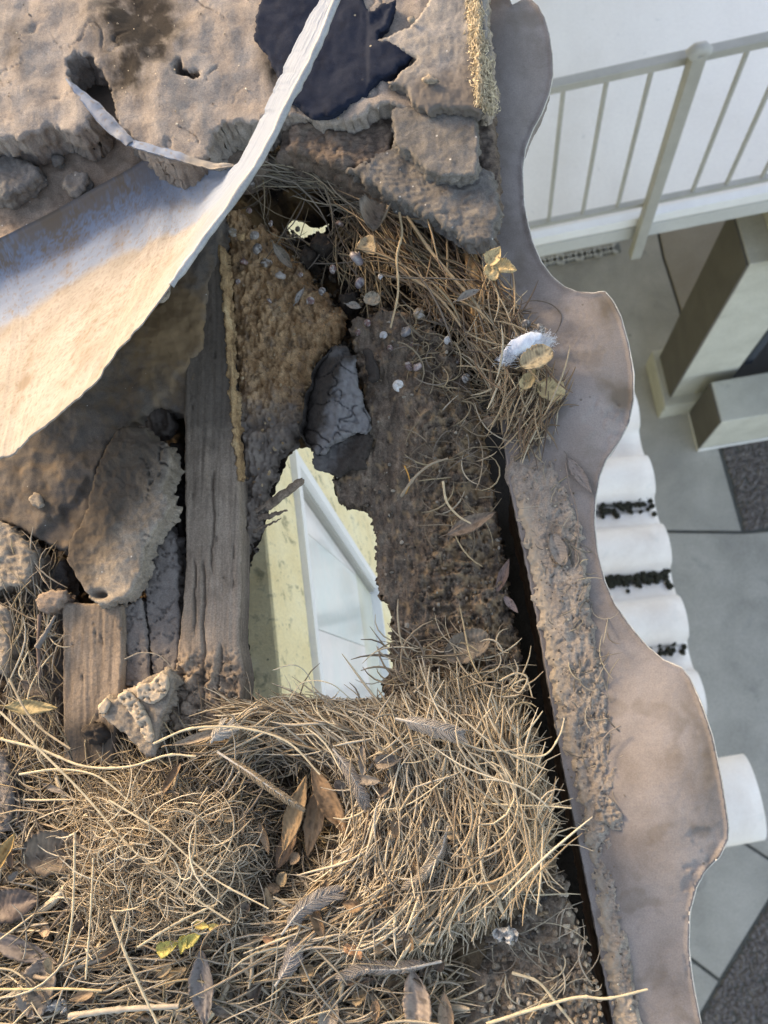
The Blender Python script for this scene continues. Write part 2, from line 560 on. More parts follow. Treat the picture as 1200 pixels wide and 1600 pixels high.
M['deck'] = material('white_deck', [(.77, .72, .66), (.83, .785, .73), (.86, .82, .76)], 1.6, 60, rough=.75, bump=.15, bdist=.003, contrast=.05,
                     dark=(16, .65, .6, (.42, .42, .41)), grain=(2.2, (1, .12, 1), .10, -.5))
M['rail'] = material('rail_paint', [(.34, .325, .285), (.42, .40, .36)], 8, 150, rough=.5, bump=.1, contrast=.06, spec=.4)
M['bal_fascia'] = material('balcony_fascia', [(.47, .47, .45), (.57, .56, .53)], 3, 80, rough=.8, bump=.2, bdist=.003, contrast=.08, dark=(8, .64, .4, (.33, .35, .35)))
M['concrete'] = material('concrete', [(.34, .325, .295), (.44, .42, .38), (.53, .505, .46)], 2.2, 90, bump=.3, bdist=.003, contrast=.2, fleck=(11, .05), fleckcol=(.2, .2, .185),
                         dark=(3.0, .60, .45, (.16, .17, .165)), stain_shade=(.10, .10, .10))
M['concrete_tan'] = material('tan_concrete', [(.36, .31, .25), (.42, .37, .31)], 2.5, 70, bump=.3, bdist=.003, contrast=.1)
M['joint'] = material('joint_dirt', [(.09, .092, .085), (.13, .13, .12)], 10, 80, bump=.3, contrast=.2)
M['pebble'] = material('pebble', [(.09, .075, .072), (.16, .14, .135), (.26, .23, .21)], 26, 90, rough=.7, bump=.3, bdist=.002, contrast=.4)
M['grate'] = material('grate_metal', [(.17, .18, .175), (.23, .235, .23)], 20, 200, bump=.2, rough=.6)
M['tile'] = material('white_roof_tile', [(.72, .63, .56), (.81, .73, .66), (.85, .79, .73)], 7, 160, rough=.65, bump=.15, bdist=.002, contrast=.06,
                     stain_shade=(.028, .028, .022), dark=(11, .60, .4, (.52, .51, .47)))
M['opening_dark'] = material('opening_dark', [(.03, .028, .027), (.05, .045, .04)], 5, 100, rough=.6, bump=.1)  # black for the unlit depth of the opening
M['lead'] = material('bluish_metal', [(.05, .06, .075), (.08, .09, .105)], 20, 200, rough=.5, bump=.1)


def glass():
    m = bpy.data.materials.new('window_glass'); m.use_nodes = True
    t = m.node_tree; b = t.nodes['Principled BSDF']
    tc = t.nodes.new('ShaderNodeTexCoord')
    n = t.nodes.new('ShaderNodeTexNoise'); n.inputs['Scale'].default_value = 9; n.inputs['Detail'].default_value = 3
    t.links.new(tc.outputs['Object'], n.inputs['Vector'])
    c = ramp(t, n.outputs['Fac'], [(.35, (.60, .71, .70)), (.5, (.72, .74, .73)), (.65, (.76, .72, .71))])
    t.links.new(c, b.inputs['Base Color'])
    b.inputs['Roughness'].default_value = 0.06
    b.inputs['Specular IOR Level'].default_value = 0.35
    b.inputs['Coat Weight'].default_value = 0.0
    b.inputs['Coat Roughness'].default_value = 0.03
    return m


M['glass'] = glass()

# ================================================================== SETTING FAR BELOW
GD = 6.0
big = 90.0
o = mesh_obj('ground', [(-big, -big, -.014), (big, -big, -.014), (big, big, -.014), (-big, big, -.014)], [(0, 1, 2, 3)], M['joint'], None, False, org=(0, 0, -.014))
tag(o, kind='structure')

pav = bpy.data.objects.new('pavement', None); COL.objects.link(pav); pav['kind'] = 'structure'; ORG[pav] = np.zeros(3)


def slab(poly, mat, name='slab', d=GD, th=.09, jit=0):
    bm = bmesh.new()
    vs = [bm.verts.new(at(x, y, d + jit)) for x, y in poly]
    f = bm.faces.new(vs)
    bm.normal_update()
    if f.normal.z < 0: f.normal_flip()
    r = bmesh.ops.extrude_face_region(bm, geom=[f])
    top = [e for e in r['geom'] if isinstance(e, bmesh.types.BMFace)]
    vv = [e for e in r['geom'] if isinstance(e, bmesh.types.BMVert)]
    for v in bm.verts:
        if v not in vv: v.co.z -= th
    bmesh.ops.recalc_face_normals(bm, faces=bm.faces)
    bmesh.ops.bevel(bm, geom=[e for e in bm.edges if abs(e.verts[0].co.z - e.verts[1].co.z) < .001 and e.verts[0].co.z > CAMZ - d - jit - .01],
                    offset=.005, segments=2, affect='EDGES')
    bm.verts.index_update()
    V = [v.co[:] for v in bm.verts]; F = [[v.index for v in fa.verts] for fa in bm.faces]
    bm.free()
    return mesh_obj(name, V, F, mat, pav, False)


slab([(600, 300), (1014, 300), (1034, 400), (1060, 482), (1072, 540), (1082, 600), (1110, 655), (1122, 700), (1158, 829), (1000, 827), (700, 818)], M['concrete'])
slab([(1018, 300), (1300, 260), (1300, 655), (1126, 698), (1114, 655), (1086, 600), (1076, 540), (1064, 482), (1038, 400)], M['concrete_tan'], jit=.002)
slab([(700, 823), (1000, 832), (1162, 834), (1400, 815), (1400, 1440), (1200, 1339), (1143, 1302), (1040, 1230), (800, 1100)], M['concrete'], jit=.003)
slab([(800, 1106), (1040, 1235), (1143, 1307), (1200, 1344), (1236, 1365), (1200, 1405), (1124, 1529), (1078, 1494), (960, 1400)], M['concrete'], jit=.001)
slab([(960, 1405), (1078, 1500), (1122, 1534), (1085, 1598), (1040, 1680), (900, 1680)], M['concrete'], jit=.002)


# exposed aggregate beds: a dark base and pebbles of their own
def aggregate(poly, n, nm):
    base = slab(poly, M['joint'], 'aggregate_base', d=GD + .012)
    P = np.array(poly, float)
    pts = []
    while len(pts) < n:
        q = rng.uniform(P.min(0), P.max(0), (n * 2, 2))
        q = q[sdpoly(q[:, 0], q[:, 1], poly) > 1.5]
        pts.extend(q.tolist())
    pts = np.array(pts[:n])
    ico = bmesh.new(); bmesh.ops.create_icosphere(ico, subdivisions=1, radius=1)
    iv = np.array([v.co[:] for v in ico.verts]); ico.verts.index_update()
    fi = np.array([[v.index for v in f.verts] for f in ico.faces]); ico.free()
    c = at(pts[:, 0], pts[:, 1], GD + .012)
    r = rng.uniform(.008, .019, (n, 1, 1)) * np.concatenate([rng.uniform(.7, 1.3, (n, 1, 2)), rng.uniform(.4, .7, (n, 1, 1))], 2)
    V = c[:, None, :] + iv[None] * r * rng.uniform(.85, 1.15, (n, len(iv), 1))
    F = (fi[None] + (np.arange(n) * len(iv))[:, None, None]).reshape(-1, 3)
    o = mesh_obj('pebbles', V.reshape(-1, 3), F, M['pebble'], pav, True)
    o['kind'] = 'stuff'


aggregate([(1128, 700), (1300, 660), (1300, 817), (1164, 829)], 2600, 'a')
aggregate([(1240, 1367), (1300, 1330), (1300, 1700), (1044, 1690), (1090, 1602), (1127, 1536), (1204, 1409)], 4200, 'b')

# drain grate of basket-weave bars
u0, w0 = uw(850, 414, GD); u1, w1 = uw(968, 384, GD)
gr = thing('drain_grate', 'grey basket weave drain grate set in the concrete under the balcony', 'drain grate', pt((u0 + u1) / 2, (w0 + w1) / 2, GD))
box('frame', u1 - .02, u0 + .02, w0 - .3, w1, GD - .008, GD + .03, M['grate'], gr, .003)
nb = 11
for i in range(nb):
    for s in (0, 1):
        cw = w0 - .25 + (i + .5) * (w1 - w0 + .22) / nb
        cu = u1 + (u0 - u1) * (.27 + .46 * s)
        a = .75 if (i + s) % 2 else -.75
        c = pt(cu, cw, GD - .012)
        du = (math.cos(a) * U + math.sin(a) * W); dn = np.array([-du[1], du[0]])
        V = []
        for z in (-.01, .006):
            for p, q in ((-1, -1), (1, -1), (1, 1), (-1, 1)):
                e = du * p * .052 + dn * q * .014
                V.append((c[0] + e[0], c[1] + e[1], c[2] + z))
        mesh_obj('grate_bar', V, [(3, 2, 1, 0), (4, 5, 6, 7), (0, 1, 5, 4), (1, 2, 6, 5), (2, 3, 7, 6), (3, 0, 4, 7)], M['bal_fascia'], gr, False)

# balcony
UE = -2.073
bal = thing('balcony', 'white coated balcony deck with a pale grey edge beam behind the railing', 'balcony', pt(UE - 1.5, 1.2, 3.55))
box('deck', UE - 5.5, UE - .004, -1.6, 5.0, 3.35, 3.43, M['deck'], bal, .006)
box('edge_beam', UE - .20, UE, -1.6, 5.0, 3.432, 3.53, M['bal_fascia'], bal, .006)
box('edge_trim', UE - .03, UE + .012, -1.6, 5.0, 3.338, 3.40, M['white_frame'], bal, .004)

rl = thing('railing', 'grey green metal balcony railing with thin upright bars and one thick post', 'railing', pt(UE, 1.0, 3.35))
box('top_rail', UE - .019, UE + .019, -1.0, 4.0, 2.385, 2.42, M['rail'], rl, .004)
box('bottom_rail', UE - .014, UE + .014, -1.0, 4.0, 3.225, 3.25, M['rail'], rl, .003)
bx = [(857, 345), (909.5, 334), (964, 324), (1081, 303), (1133.5, 292), (1189.5, 282)]
ws = [uw(x, y, 3.24)[1] for x, y in bx]
sp = ws[1] - ws[0]
ws = [ws[0] - 2 * sp, ws[0] - sp] + ws + [ws[-1] + sp, ws[-1] + 2 * sp]
for q in ws:
    box('baluster', UE - .0075, UE + .0075, q - .0075, q + .0075, 2.427, 3.223, M['rail'], rl, .002)
wp = uw(1010, 330, 3.28)[1]
pu = UE + .040
po = box('post', pu - .024, pu + .024, wp - .026, wp + .026, 2.345, 3.62, M['rail'], rl, .005)
pc, pf = tubes(np.array([[pt(pu, wp - .028, 2.352), pt(pu, wp - .01, 2.332), pt(pu, wp + .01, 2.332), pt(pu, wp + .028, 2.352)]]), np.full((1, 4), .024), 10)
mesh_obj('post_cap', pc, pf, M['rail'], rl)

# column, plinth and the low wall beside it
tl = lambda a: float(np.hypot(*at(*a, 1.0)[:2]))
dpl = GD * tl((1028, 655)) / tl((1035, 634))
dlw = GD * tl((1090, 705)) / tl((1130, 662))
cu_, cw_ = uw(1049, 621, dpl)                      # front corner of the shaft
cu0, _ = uw(1030, 556, dpl)
_, cw1 = uw(1155, 568, dlw)
colm = thing('column', 'grey stucco column on a low plinth carrying the balcony', 'column', pt((cu_ + cu0) / 2, (cw_ + cw1) / 2, GD))
box('shaft', cu0, cu_, cw_, cw1, 3.86, dpl + .003, M['stucco_grey'], colm, .008)
box('shade_side', cu0 + .004, cu_ - .002, cw_ - .012, cw_ + .004, 3.87, dpl + .001, M['stucco_shade'], colm, .003)  # thin panel paints the shaft's left face as shaded
pu1, pw0 = uw(1028, 655, GD)
pu0, _ = uw(1004, 571, GD)
box('plinth', pu0, pu1, pw0, cw1 + .02, dpl, GD - .002, M['stucco_grey'], colm, .012)
box('capital', cu0 - .12, cu_ + .10, cw_ + .13, cw1 + .4, 3.535, 3.86, M['stucco_grey'], colm, .01)
lu1, lw0 = uw(1090, 705, GD)
lu0, _ = uw(1074, 648, GD)
lw = thing('low_wall', 'low grey stucco wall with a worn flat top beside the column', 'wall', pt((lu0 + lu1) / 2, lw0 + .5, GD))
box('wall_body', lu0, lu1, lw0, lw0 + 2.2, dlw, GD - .05, M['stucco_grey'], lw, .012)
box('shade_side', lu0 + .004, lu1 - .002, lw0 - .008, lw0 + .004, dlw + .006, GD - .05, M['stucco_shade'], lw, .003)  # shade of the wall's left face painted on as a dark panel
box('base_line', lu0 - .005, lu1 + .006, lw0 - .006, lw0 + 2.2, GD - .048, GD - .003, M['white_frame'], lw, .004)
dr = thing('dark_doorway', 'dark recessed opening behind the low wall right of the column', 'doorway', pt(lu0 - .25, cw1 + .6, GD))
box('back_panel', lu0 - .45, lu0 - .37, cw1 + .001, cw1 + 1.8, 4.4, GD - .003, M['opening_dark'], dr, 0)  # black panel stands for the shade inside the opening
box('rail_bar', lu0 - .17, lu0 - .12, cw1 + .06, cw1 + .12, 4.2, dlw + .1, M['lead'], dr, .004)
box('floor_panel', lu0 - .36, lu0 - .006, cw1 + .001, cw1 + 1.8, dlw + .25, GD - .003, M['stucco_shade'], dr, 0)

# ------------------------------------------------------------------ tiled lower roof
TD = 2.85
TE = .24 * TD                                      # eave line
tr = thing('tile_roof', 'white barrel tiled lower roof with black moss lying in its valleys', 'tiled roof', pt(0, .4, TD + .3))
TP = .0
ys = [745, 858, 972, 1092]
us = [uw(1020, y, TD)[0] for y in ys]
pitch = (us[-1] - us[0]) / 3


def tile_mesh(uc, wout, length, dz, k, moss):
    nu, nw = 26, 7
    V = []; st = []
    tt = 0.014
    for side in (0, 1):
        for j in range(nw):
            for i in range(nu):
                a = i / (nu - 1)                    # 0..1 over a pitch: valley, barrel, valley
                uu = (a - .5) * pitch * 1.04
                b = abs(a - .5) * 2
                if b < .58: hz = .075 * math.sqrt(max(0, 1 - (b / .60) ** 2)) + .016
                else: hz = .016 * (1 - math.sin((b - .58) / .42 * math.pi / 2)) ** 1.3 + .003
                ww = wout - length * j / (nw - 1)
                fall = (j / (nw - 1)) * length * .30
                z = dz - hz - fall + (tt if side else 0)
                V.append(pt(uc + uu, ww, z))
                if moss > 0:
                    e = sm(.56, .7, b) * (1 - sm(.90, 1.0, b)) if a > .5 else 0
                    n = fbm(np.array([uu * 60.]), np.array([ww * 45.]), 40 + k, 4, .7)[0] - .25
                    inner = sm(.004, .02, wout - ww)
                    st.append(min(1, max(0, (e * moss * inner + .55 * n * (e > .05)) * 1.6 - .35)))
                else: st.append(0)
    F = []
    m = nu * nw
    for j in range(nw - 1):
        for i in range(nu - 1):
            a = j * nu + i
            F.append((a, a + 1, a + nu + 1, a + nu)[::-1]); F.append((m + a, m + a + nu, m + a + nu + 1, m + a + 1)[::-1])
    for i in range(nu - 1):
        F.append((i, i + 1, m + i + 1, m + i)); F.append((m - nu + i, 2 * m - nu + i, 2 * m - nu + i + 1, m - nu + i + 1))
    for j in range(nw - 1):
        a = j * nu; F.append((a, m + a, m + a + nu, a + nu))
        a += nu - 1; F.append((a, a + nu, m + a + nu, m + a))
    return V, F, st


mossy = {-2: .2, -1: 0, 0: .72, 1: .95, 2: .45, 3: .2}
for c in range(-1, 4):
    uc = us[0] + c * pitch
    for row in range(3):
        V, F, st = tile_mesh(uc, TE - .36 * row, .40, TD - .108 * row - (.018 if row else 0), c + 9 * row, mossy.get(c, 0) if row < 2 else .5)
        bmV = np.array(V)
        ob = mesh_obj('roof_tile', bmV, F, M['tile'], tr, True, {'stain_shade': st})
# moss clumps with body in the valleys
mv, mf, off = [], [], 0
ico = bmesh.new(); bmesh.ops.create_icosphere(ico, subdivisions=1, radius=1); ico.verts.index_update()
IV = np.array([v.co[:] for v in ico.verts]); IF = np.array([[v.index for v in f.verts] for f in ico.faces]); ico.free()
for c, dens in ((0, 70), (1, 150), (2, 30)):
    for i in range(dens):
        uu = us[0] + (c + .40 + (.03 + .05 * abs(math.sin(i * 12.9898) * 43.7 % 1)) * rng.standard_normal()) * pitch + .0
        ww = TE - rng.uniform(.012, .30)
        z = TD - .012 - (TE - ww) * .30
        s = rng.uniform(.004, .011)
        mv.append(pt(uu, ww, z) + IV * s * rng.uniform(.6, 1.3, (len(IV), 1)) * np.array([1.2, 1.2, .7]))
        mf.append(IF + off); off += len(IV)
M['moss'] = material('black_moss', [(.018, .018, .012), (.04, .038, .025)], 120, 500, bump=.6)
mo = mesh_obj('moss', np.concatenate(mv), np.concatenate(mf), M['moss'], tr)
mo['kind'] = 'stuff'
# rake end barrel at the corner
ur, wr = uw(1128, 1250, TD)
V = []
n = 18
for r_ in (0.070, 0.058):
    for j in range(6):
        for i in range(n):
            a = math.pi * (i / (n - 1))
            V.append(pt(ur + math.cos(a) * r_ * 1.95, uw(1178, 1250, TD)[1] - .34 * j / 5, TD - math.sin(a) * r_ * 1.25 - .02 * j))
F = []
m = 6 * n
for j in range(5):
    for i in range(n - 1):
        a = j * n + i
        F.append((a, a + 1, a + n + 1, a + n)); F.append((m + a, m + a + n, m + a + n + 1, m + a + 1))
for i in range(n - 1): F.append((i, m + i, m + i + 1, i + 1))
mesh_obj('rake_tile', V, F, M['tile'], tr, True, {'stain_shade': np.zeros(len(V))})
box('eave_wall', us[0] - 3 * pitch, us[0] + 3.6 * pitch, TE - 1.3, TE - .12, TD + .06, TD + .20, M['bal_fascia'], tr, .004)

# ------------------------------------------------------------------ house wall and window below the eave
WW = -.2285                                        # wall face, 1 m under the eye
D1, D2 = 1.0, 1.74                                 # window head and sill
uj0 = uw(455, 697, D1)[0]                          # jamb by the oblique (upright) frame
uj1 = uw(494, 1125, D1)[0] + .35
hw = thing('house_wall', 'cream stucco house wall with dark mildew streaks seen through the hole in the roof', 'wall', pt(.2, WW - .1, GD))
T = .16
SK = .085                                          # the upright leans this far along the wall on its way down


def prism(name, ut0, ub0, ut1, ub1, w0, w1, d0, d1, mat, parent):
    q = [pt(ut0, w0, d0), pt(ut1, w0, d0), pt(ut1, w1, d0), pt(ut0, w1, d0), pt(ub0, w0, d1), pt(ub1, w0, d1), pt(ub1, w1, d1), pt(ub0, w1, d1)]
    return mesh_obj(name, q, [(0, 3, 2, 1), (4, 5, 6, 7), (0, 1, 5, 4), (1, 2, 6, 5), (2, 3, 7, 6), (3, 0, 4, 7)], mat, parent, False)


box('wall_above', -14.0, 9.0, WW - T, WW, .84, D1, M['stucco'], hw, .004)
box('wall_below', -14.0, 9.0, WW - T, WW - .001, D2, GD - .003, M['stucco'], hw, .004)
prism('wall_side', -14.0, -14.0, uj0, uj0 + SK, WW - T, WW - .0005, D1 + .001, D2 - .001, M['stucco'], hw)
box('wall_side', uj1, 9.0, WW - T, WW - .0005, D1 + .001, D2 - .001, M['stucco'], hw, .003)
hr = thing('unseen_roof', 'unseen flat roof of the house, added around the opened corner to block the sun', 'roof', pt(-3, -2, .66))  # out of view; keeps the sun off balcony and paving
box('roof_field', -14.0, -.80, -6.5, .04, .56, .66, M['felt_dark'], hr, .01)
box('roof_field', -.796, 9.0, -6.5, -.50, .56, .66, M['felt_dark'], hr, .01)
box('roof_field', .62, 9.0, -.496, .04, .575, .66, M['felt_dark'], hr, .01)
wn = thing('window', 'white framed window in the cream wall below the hole', 'window', pt((uj0 + uj1) / 2, WW, D2))
prism('frame', uj0 + .001, uj0 + .003, uj1 - .001, uj1 - .001, WW - .03, WW + .008, D1 + .001, D1 + .022, M['white_frame'], wn)
prism('frame', uj0 + SK, uj0 + SK, uj1 - .001, uj1 - .001, WW - .03, WW + .006, D2 - .016, D2 - .001, M['white_frame'], wn)
prism('frame', uj0 + .003, uj0 + SK, uj0 + .021, uj0 + SK + .018, WW - .03, WW + .007, D1 + .023, D2 - .017, M['white_frame'], wn)
prism('gasket', uj0 + .0215, uj0 + SK + .0185, uj0 + .030, uj0 + SK + .026, WW - .028, WW - .004, D1 + .023, D2 - .017, M['rail'], wn)
M['refl_column'] = material('column_reflection', [(.62, .61, .48), (.68, .67, .55)], 6, 60, rough=.08, bump=0, contrast=.05, spec=.4)  # tint imitates the column reflected in the glass
M['refl_pink'] = material('pink_reflection', [(.76, .78, .74), (.84, .79, .76), (.88, .80, .75)], 5, 60, rough=.08, bump=0, contrast=.04, spec=.4, dark=(30, .68, .5, (.40, .50, .48)))  # pink tint imitates reflected paving
M['refl_teal'] = material('teal_reflection', [(.68, .77, .74), (.78, .80, .76), (.84, .79, .74)], 5, 60, rough=.08, bump=0, contrast=.04, spec=.4, dark=(40, .66, .6, (.36, .48, .45)))  # teal tint imitates reflected paving
ps = [uj0 + .031, uw(505, 868, 1.3)[0], uw(515, 1000, 1.3)[0], uj1 - .002]  # glass split where reflected paving joints would cross it
DM = 1.545
for k in range(3):
    a, b = ps[k], ps[k + 1] - .0012
    prism('pane', a, a + (SK * (DM - D1) / (D2 - D1) if k == 0 else 0), b, b, WW - .02, WW - .014, D1 + .023, DM - .002, M['refl_pink'] if k != 1 else M['refl_teal'], wn)
prism('reflection_pane', uj0 + .031 + SK * (DM - D1) / (D2 - D1), uj0 + .031 + SK, uj1 - .002, uj1 - .002, WW - .02, WW - .014, DM, D2 - .017, M['refl_column'], wn)
prism('backing', uj0 - .01, uj0 + SK - .01, uj1 + .01, uj1 + .01, WW - .10, WW - .06, D1 + .03, D2 - .02, M['white_frame'], wn)
gb = thing('attic_board', 'dark greenish board behind the top of the cream wall left of the hole', 'board', pt(0, WW - .3, .87))
box('board', -1.0, 1.2, WW - .7, WW - T - .002, .85, .875, M['green_board'], gb, .003)

# ================================================================== THE OPENED ROOF
HOLE = [(449, 682), (428, 725), (412, 772), (392, 840), (372, 880), (372, 960), (376, 1010), (380, 1075), (385, 1110), (600, 1112), (600, 1070),
        (614, 1046), (609, 1000), (614, 955), (590, 924), (586, 880), (588, 830), (572, 785), (522, 780), (524, 740), (505, 735), (488, 700), (470, 690)]
PEEP = [[(436, 316), (450, 311), (456, 313), (460, 322), (468, 334), (466, 346), (456, 352), (452, 350), (448, 364), (441, 356), (444, 344), (440, 338)],
        [(468, 332), (478, 326), (482, 330), (494, 322), (492, 314), (506, 316), (504, 324), (494, 332), (482, 336), (474, 342)]]


def grow(p, k):
    P = np.array(p, float); c = P.mean(0)
    return (c + (P - c) * k).tolist()


def void_h(x, y, s):
    h = .010 * fbm(x / 60, y / 60, 3, 5) + .004 * fbm(x / 12, y / 12, 5, 3)
    h = h - .030 * gauss(x, y, 515, 370, 60, 50) - .026 * gauss(x, y, 545, 490, 30, 60) - .02 * gauss(x, y, 740, 660, 30, 80)
    h = h + .012 * gauss(x, y, 650, 520, 80, 90) + .010 * gauss(x, y, 600, 480, 40, 60)
    return h


vd = patch('roof_deck', [(-500, -500), (740, -500), (770, 200), (775, 420), (745, 640), (752, 760), (800, 1000), (850, 1300), (905, 1600), (930, 1900), (-500, 1900)],
           .545, .03, M['void'], void_h, step=5, holes=[grow(HOLE, 1.05)] + [grow(q, 1.35) for q in PEEP], seed=3,
           stain_shade=lambda x, y: sm(.2, .8, fbm(x / 50, y / 50, 9, 4) + gauss(x, y, 420, 400, 60, 90)))
tag(vd, 'dark rotted roof deck lying under the straw and rafters', 'roof deck')
sb = thing('light_stop_board', 'dark board added deep in the gap beside the brown edge to stop light from below', 'board', pt(0, 0, .8))  # added so that no light leaks up into the gap
box('board', -.9, 1.2, -.02, .07, .635, .648, M['darkwood'], sb, .002)


# ---------------- upper left mortar crust
def crust_dark(x, y):  # soft dark patches in the mortar colour
    n = fbm(x / 30, y / 30, 21, 5, .6)
    s = gauss(x, y, 212, 20, 46, 46) * 1.3 + gauss(x, y, 235, 62, 30, 24, .5) * .8 + gauss(x, y, 205, 118, 26, 20, .6) * .9
    s = s + gauss(x, y, 25, 75, 22, 26) * .45 + gauss(x, y, 175, 165, 14, 28) * .6 + gauss(x, y, 425, 100, 16, 26) * .9 + gauss(x, y, 0, 20, 60, 60) * .0
    return np.clip(s * (1 + .55 * n) - .08, 0, .93)


CR = [(-90, -90), (790, -90), (735, -20), (742, 60), (748, 120), (700, 175), (640, 170), (600, 165), (540, 190), (470, 180), (430, 170), (400, 190),
      (350, 188), (334, 200), (328, 225), (330, 246), (300, 258), (240, 246), (208, 222), (182, 190), (182, 168), (172, 140), (158, 108), (140, 88), (118, 82), (104, 92),
      (106, 118), (122, 148), (148, 172), (142, 192), (118, 207), (96, 200), (75, 193), (55, 205), (30, 218), (0, 213), (-90, 232)]


def crust_h(x, y, s):
    h = .005 * fbm(x / 110, y / 110, 31, 3) + .0005 * fbm(x / 30, y / 30, 32, 4) - .0022 * crack(x / 120, y / 90, 36, .022)[0] * sm(0, .4, fbm(x / 90, y / 90, 37, 2) + .1)
    h = h + .007 * gauss(x, y, 185, 55, 60, 22, .75) - .006 * gauss(x, y, 220, 10, 50, 40)
    h = h - .0012 * sm(.72, .95, ridged(x / 120, y / 120, 35, 3))
    return h


cr = patch('mortar_crust', CR, .463, .034, M['mortar'], crust_h, step=2.4, rag=5, ragl=16, rnd=5, seed=5, grit=.00025, stain_shade=crust_dark,
           holes=[[(274, 108), (282, 97), (286, 108), (300, 111), (314, 106), (310, 117), (290, 122), (275, 121)]])
tag(cr, 'broad crust of cracked grey brown mortar with soft black patches in the top left', 'mortar crust')


def low_h(x, y, s):
    return .003 * fbm(x / 60, y / 60, 41, 3) + .0006 * fbm(x / 10, y / 10, 42, 3) - .004 * gauss(x, y, 80, 330, 60, 50)


lo = patch('mortar_bed', [(-90, 150), (100, 60), (200, 80), (260, 200), (400, 160), (420, 250), (370, 270), (300, 275), (240, 258), (160, 300), (80, 345), (0, 385), (-90, 430)], .495, .03, M['mortar_low'], low_h,
           step=2.8, rag=3, seed=6, stain_shade=lambda x, y: np.clip(gauss(x, y, 140, 120, 26, 44, -.5) * 1.1 + gauss(x, y, 25, 235, 40, 18) * .8 + .3 * fbm(x / 14, y / 14, 44, 3) * gauss(x, y, 60, 270, 60, 40), 0, .9))
tag(lo, 'sunken pinkish mortar bed between the crust and the white sheet', 'mortar bed')


def rubble(name, poly, d, th, mat, label, cat, seed, rough_=.002, rnd=7, tilt=(0, 0), parent=None, stain_shade=None, group=None, cracks=0, step=2.5):
    cx, cy = np.mean(np.array(poly), 0)

    def h(x, y, s):
        v = rough_ * fbm(x / 25, y / 25, seed, 4) + rough_ * .5 * fbm(x / 7, y / 7, seed + 3, 2) + tilt[0] * (x - cx) + tilt[1] * (y - cy)
        if cracks:
            k, c = crack(x / cracks, y / cracks, seed + 8, .07)
            v = v - .0025 * k + .0012 * c
        return v
    o = patch(name, poly, d, th, mat, h, step=step, rag=2.2, ragl=12, rnd=rnd, seed=seed, parent=parent, stain_shade=stain_shade)
    if parent is None: tag(o, label, cat, group)
    return o


rubble('stone_chip', [(-60, 228), (10, 222), (24, 240), (58, 258), (64, 272), (40, 290), (10, 312), (-60, 300)], .482, .014, M['felt_grey'],
       'dark flat stone chip at the left edge above the white sheet', 'stone chip', 51, tilt=(0, .00006))
rubble('stone_chip', [(98, 272), (120, 264), (136, 266), (134, 282), (124, 300), (104, 302), (96, 288)], .484, .012, M['felt_grey'],
       'small dark stone chip standing between the crust and the white sheet', 'stone chip', 52)
rubble('stone_chip', [(76, 240), (94, 238), (96, 252), (82, 260)], .488, .007, M['felt_grey'],
       'tiny dark stone crumb on the pinkish mortar bed', 'stone chip', 53)

# ---------------- tar felt patch
tp = patch('tar_patch', [(412, -60), (408, 0), (399, 30), (397, 60), (420, 88), (436, 120), (442, 150), (470, 165), (488, 183), (520, 178), (546, 158), (570, 150), (585, 126),
                         (607, 122), (647, 87), (630, 76), (592, 66), (590, 56), (608, 46), (620, 6), (600, 12), (578, 22), (568, 8), (560, -20), (560, -60)],
           .4585, .005, M['tar'], lambda x, y, s: .0014 * fbm(x / 60, y / 60, 61, 3) + .0014 * sm(572, 578, x) + .0001 * fbm(x / 8, y / 8, 62, 2) + .003 * sm(20, 0, s) * gauss(x, y, 600, 20, 40, 40), step=2.4, rag=3.5, ragl=14, rnd=3, seed=8, grit=.00008)
tag(tp, 'torn dark blue tar paper patch lying across the mortar', 'tar paper')

# ---------------- torn felt stack beside the brown edge
fs = thing('felt_stack', 'thick torn stack of grey roofing felt overhanging the straw', 'roofing felt', at(650, 250, .5))


def fl(seed, a=.0022, l=30, cr_=0):
    def h(x, y, s):
        v = a * fbm(x / l, y / l, seed, 5, .6)
        if cr_:
            v = v + .0012 * sm(.45, .8, ridged(x / cr_ / 1.6 + .3 * y / cr_, y / cr_ / .7, seed + 2, 4))
        return v
    return h


patch('felt_layer', [(428, 238), (448, 180), (470, 160), (600, 130), (700, 120), (772, 150), (778, 240), (784, 320), (772, 374), (738, 372), (702, 354), (652, 324), (602, 304), (560, 288), (500, 262)],
      .484, .030, M['felt_brown'], fl(71, .003, 50, 30), rag=4, rnd=14, seed=71, parent=fs)
patch('felt_layer', [(545, 262), (600, 232), (640, 222), (690, 260), (770, 262), (782, 330), (768, 378), (735, 374), (700, 352), (640, 318), (590, 296)],
      .474, .016, M['felt_grey'], fl(72, .0014, 44, 22), rag=4, rnd=7, seed=72, parent=fs)
patch('felt_layer', [(455, 185), (500, 178), (560, 150), (608, 130), (622, 170), (610, 235), (570, 262), (520, 262), (470, 240), (448, 232)],
      .4755, .010, M['felt_brown'], fl(73, .0028, 30, 18), rag=4, rnd=7, seed=73, parent=fs)
patch('felt_layer', [(608, 170), (628, 160), (680, 176), (742, 172), (748, 215), (746, 272), (690, 274), (668, 268), (640, 236), (616, 222), (614, 190)],
      .463, .012, M['felt_grey'], fl(74, .0010, 40), rag=2.5, rnd=4, seed=74, parent=fs)
patch('felt_layer', [(590, 60), (640, 40), (720, -70), (760, -70), (762, 60), (764, 150), (752, 172), (735, 170), (690, 165), (668, 172), (640, 158), (636, 135), (608, 128), (628, 108), (650, 88)],
      .455, .012, M['felt_pale'], fl(75, .0012, 50), rag=3, rnd=5, seed=75, parent=fs, stain_shade=lambda x, y: sm(80, 150, y + .25 * (x - 660) + 25 * fbm(x / 30, y / 30, 77, 4)) * .85)
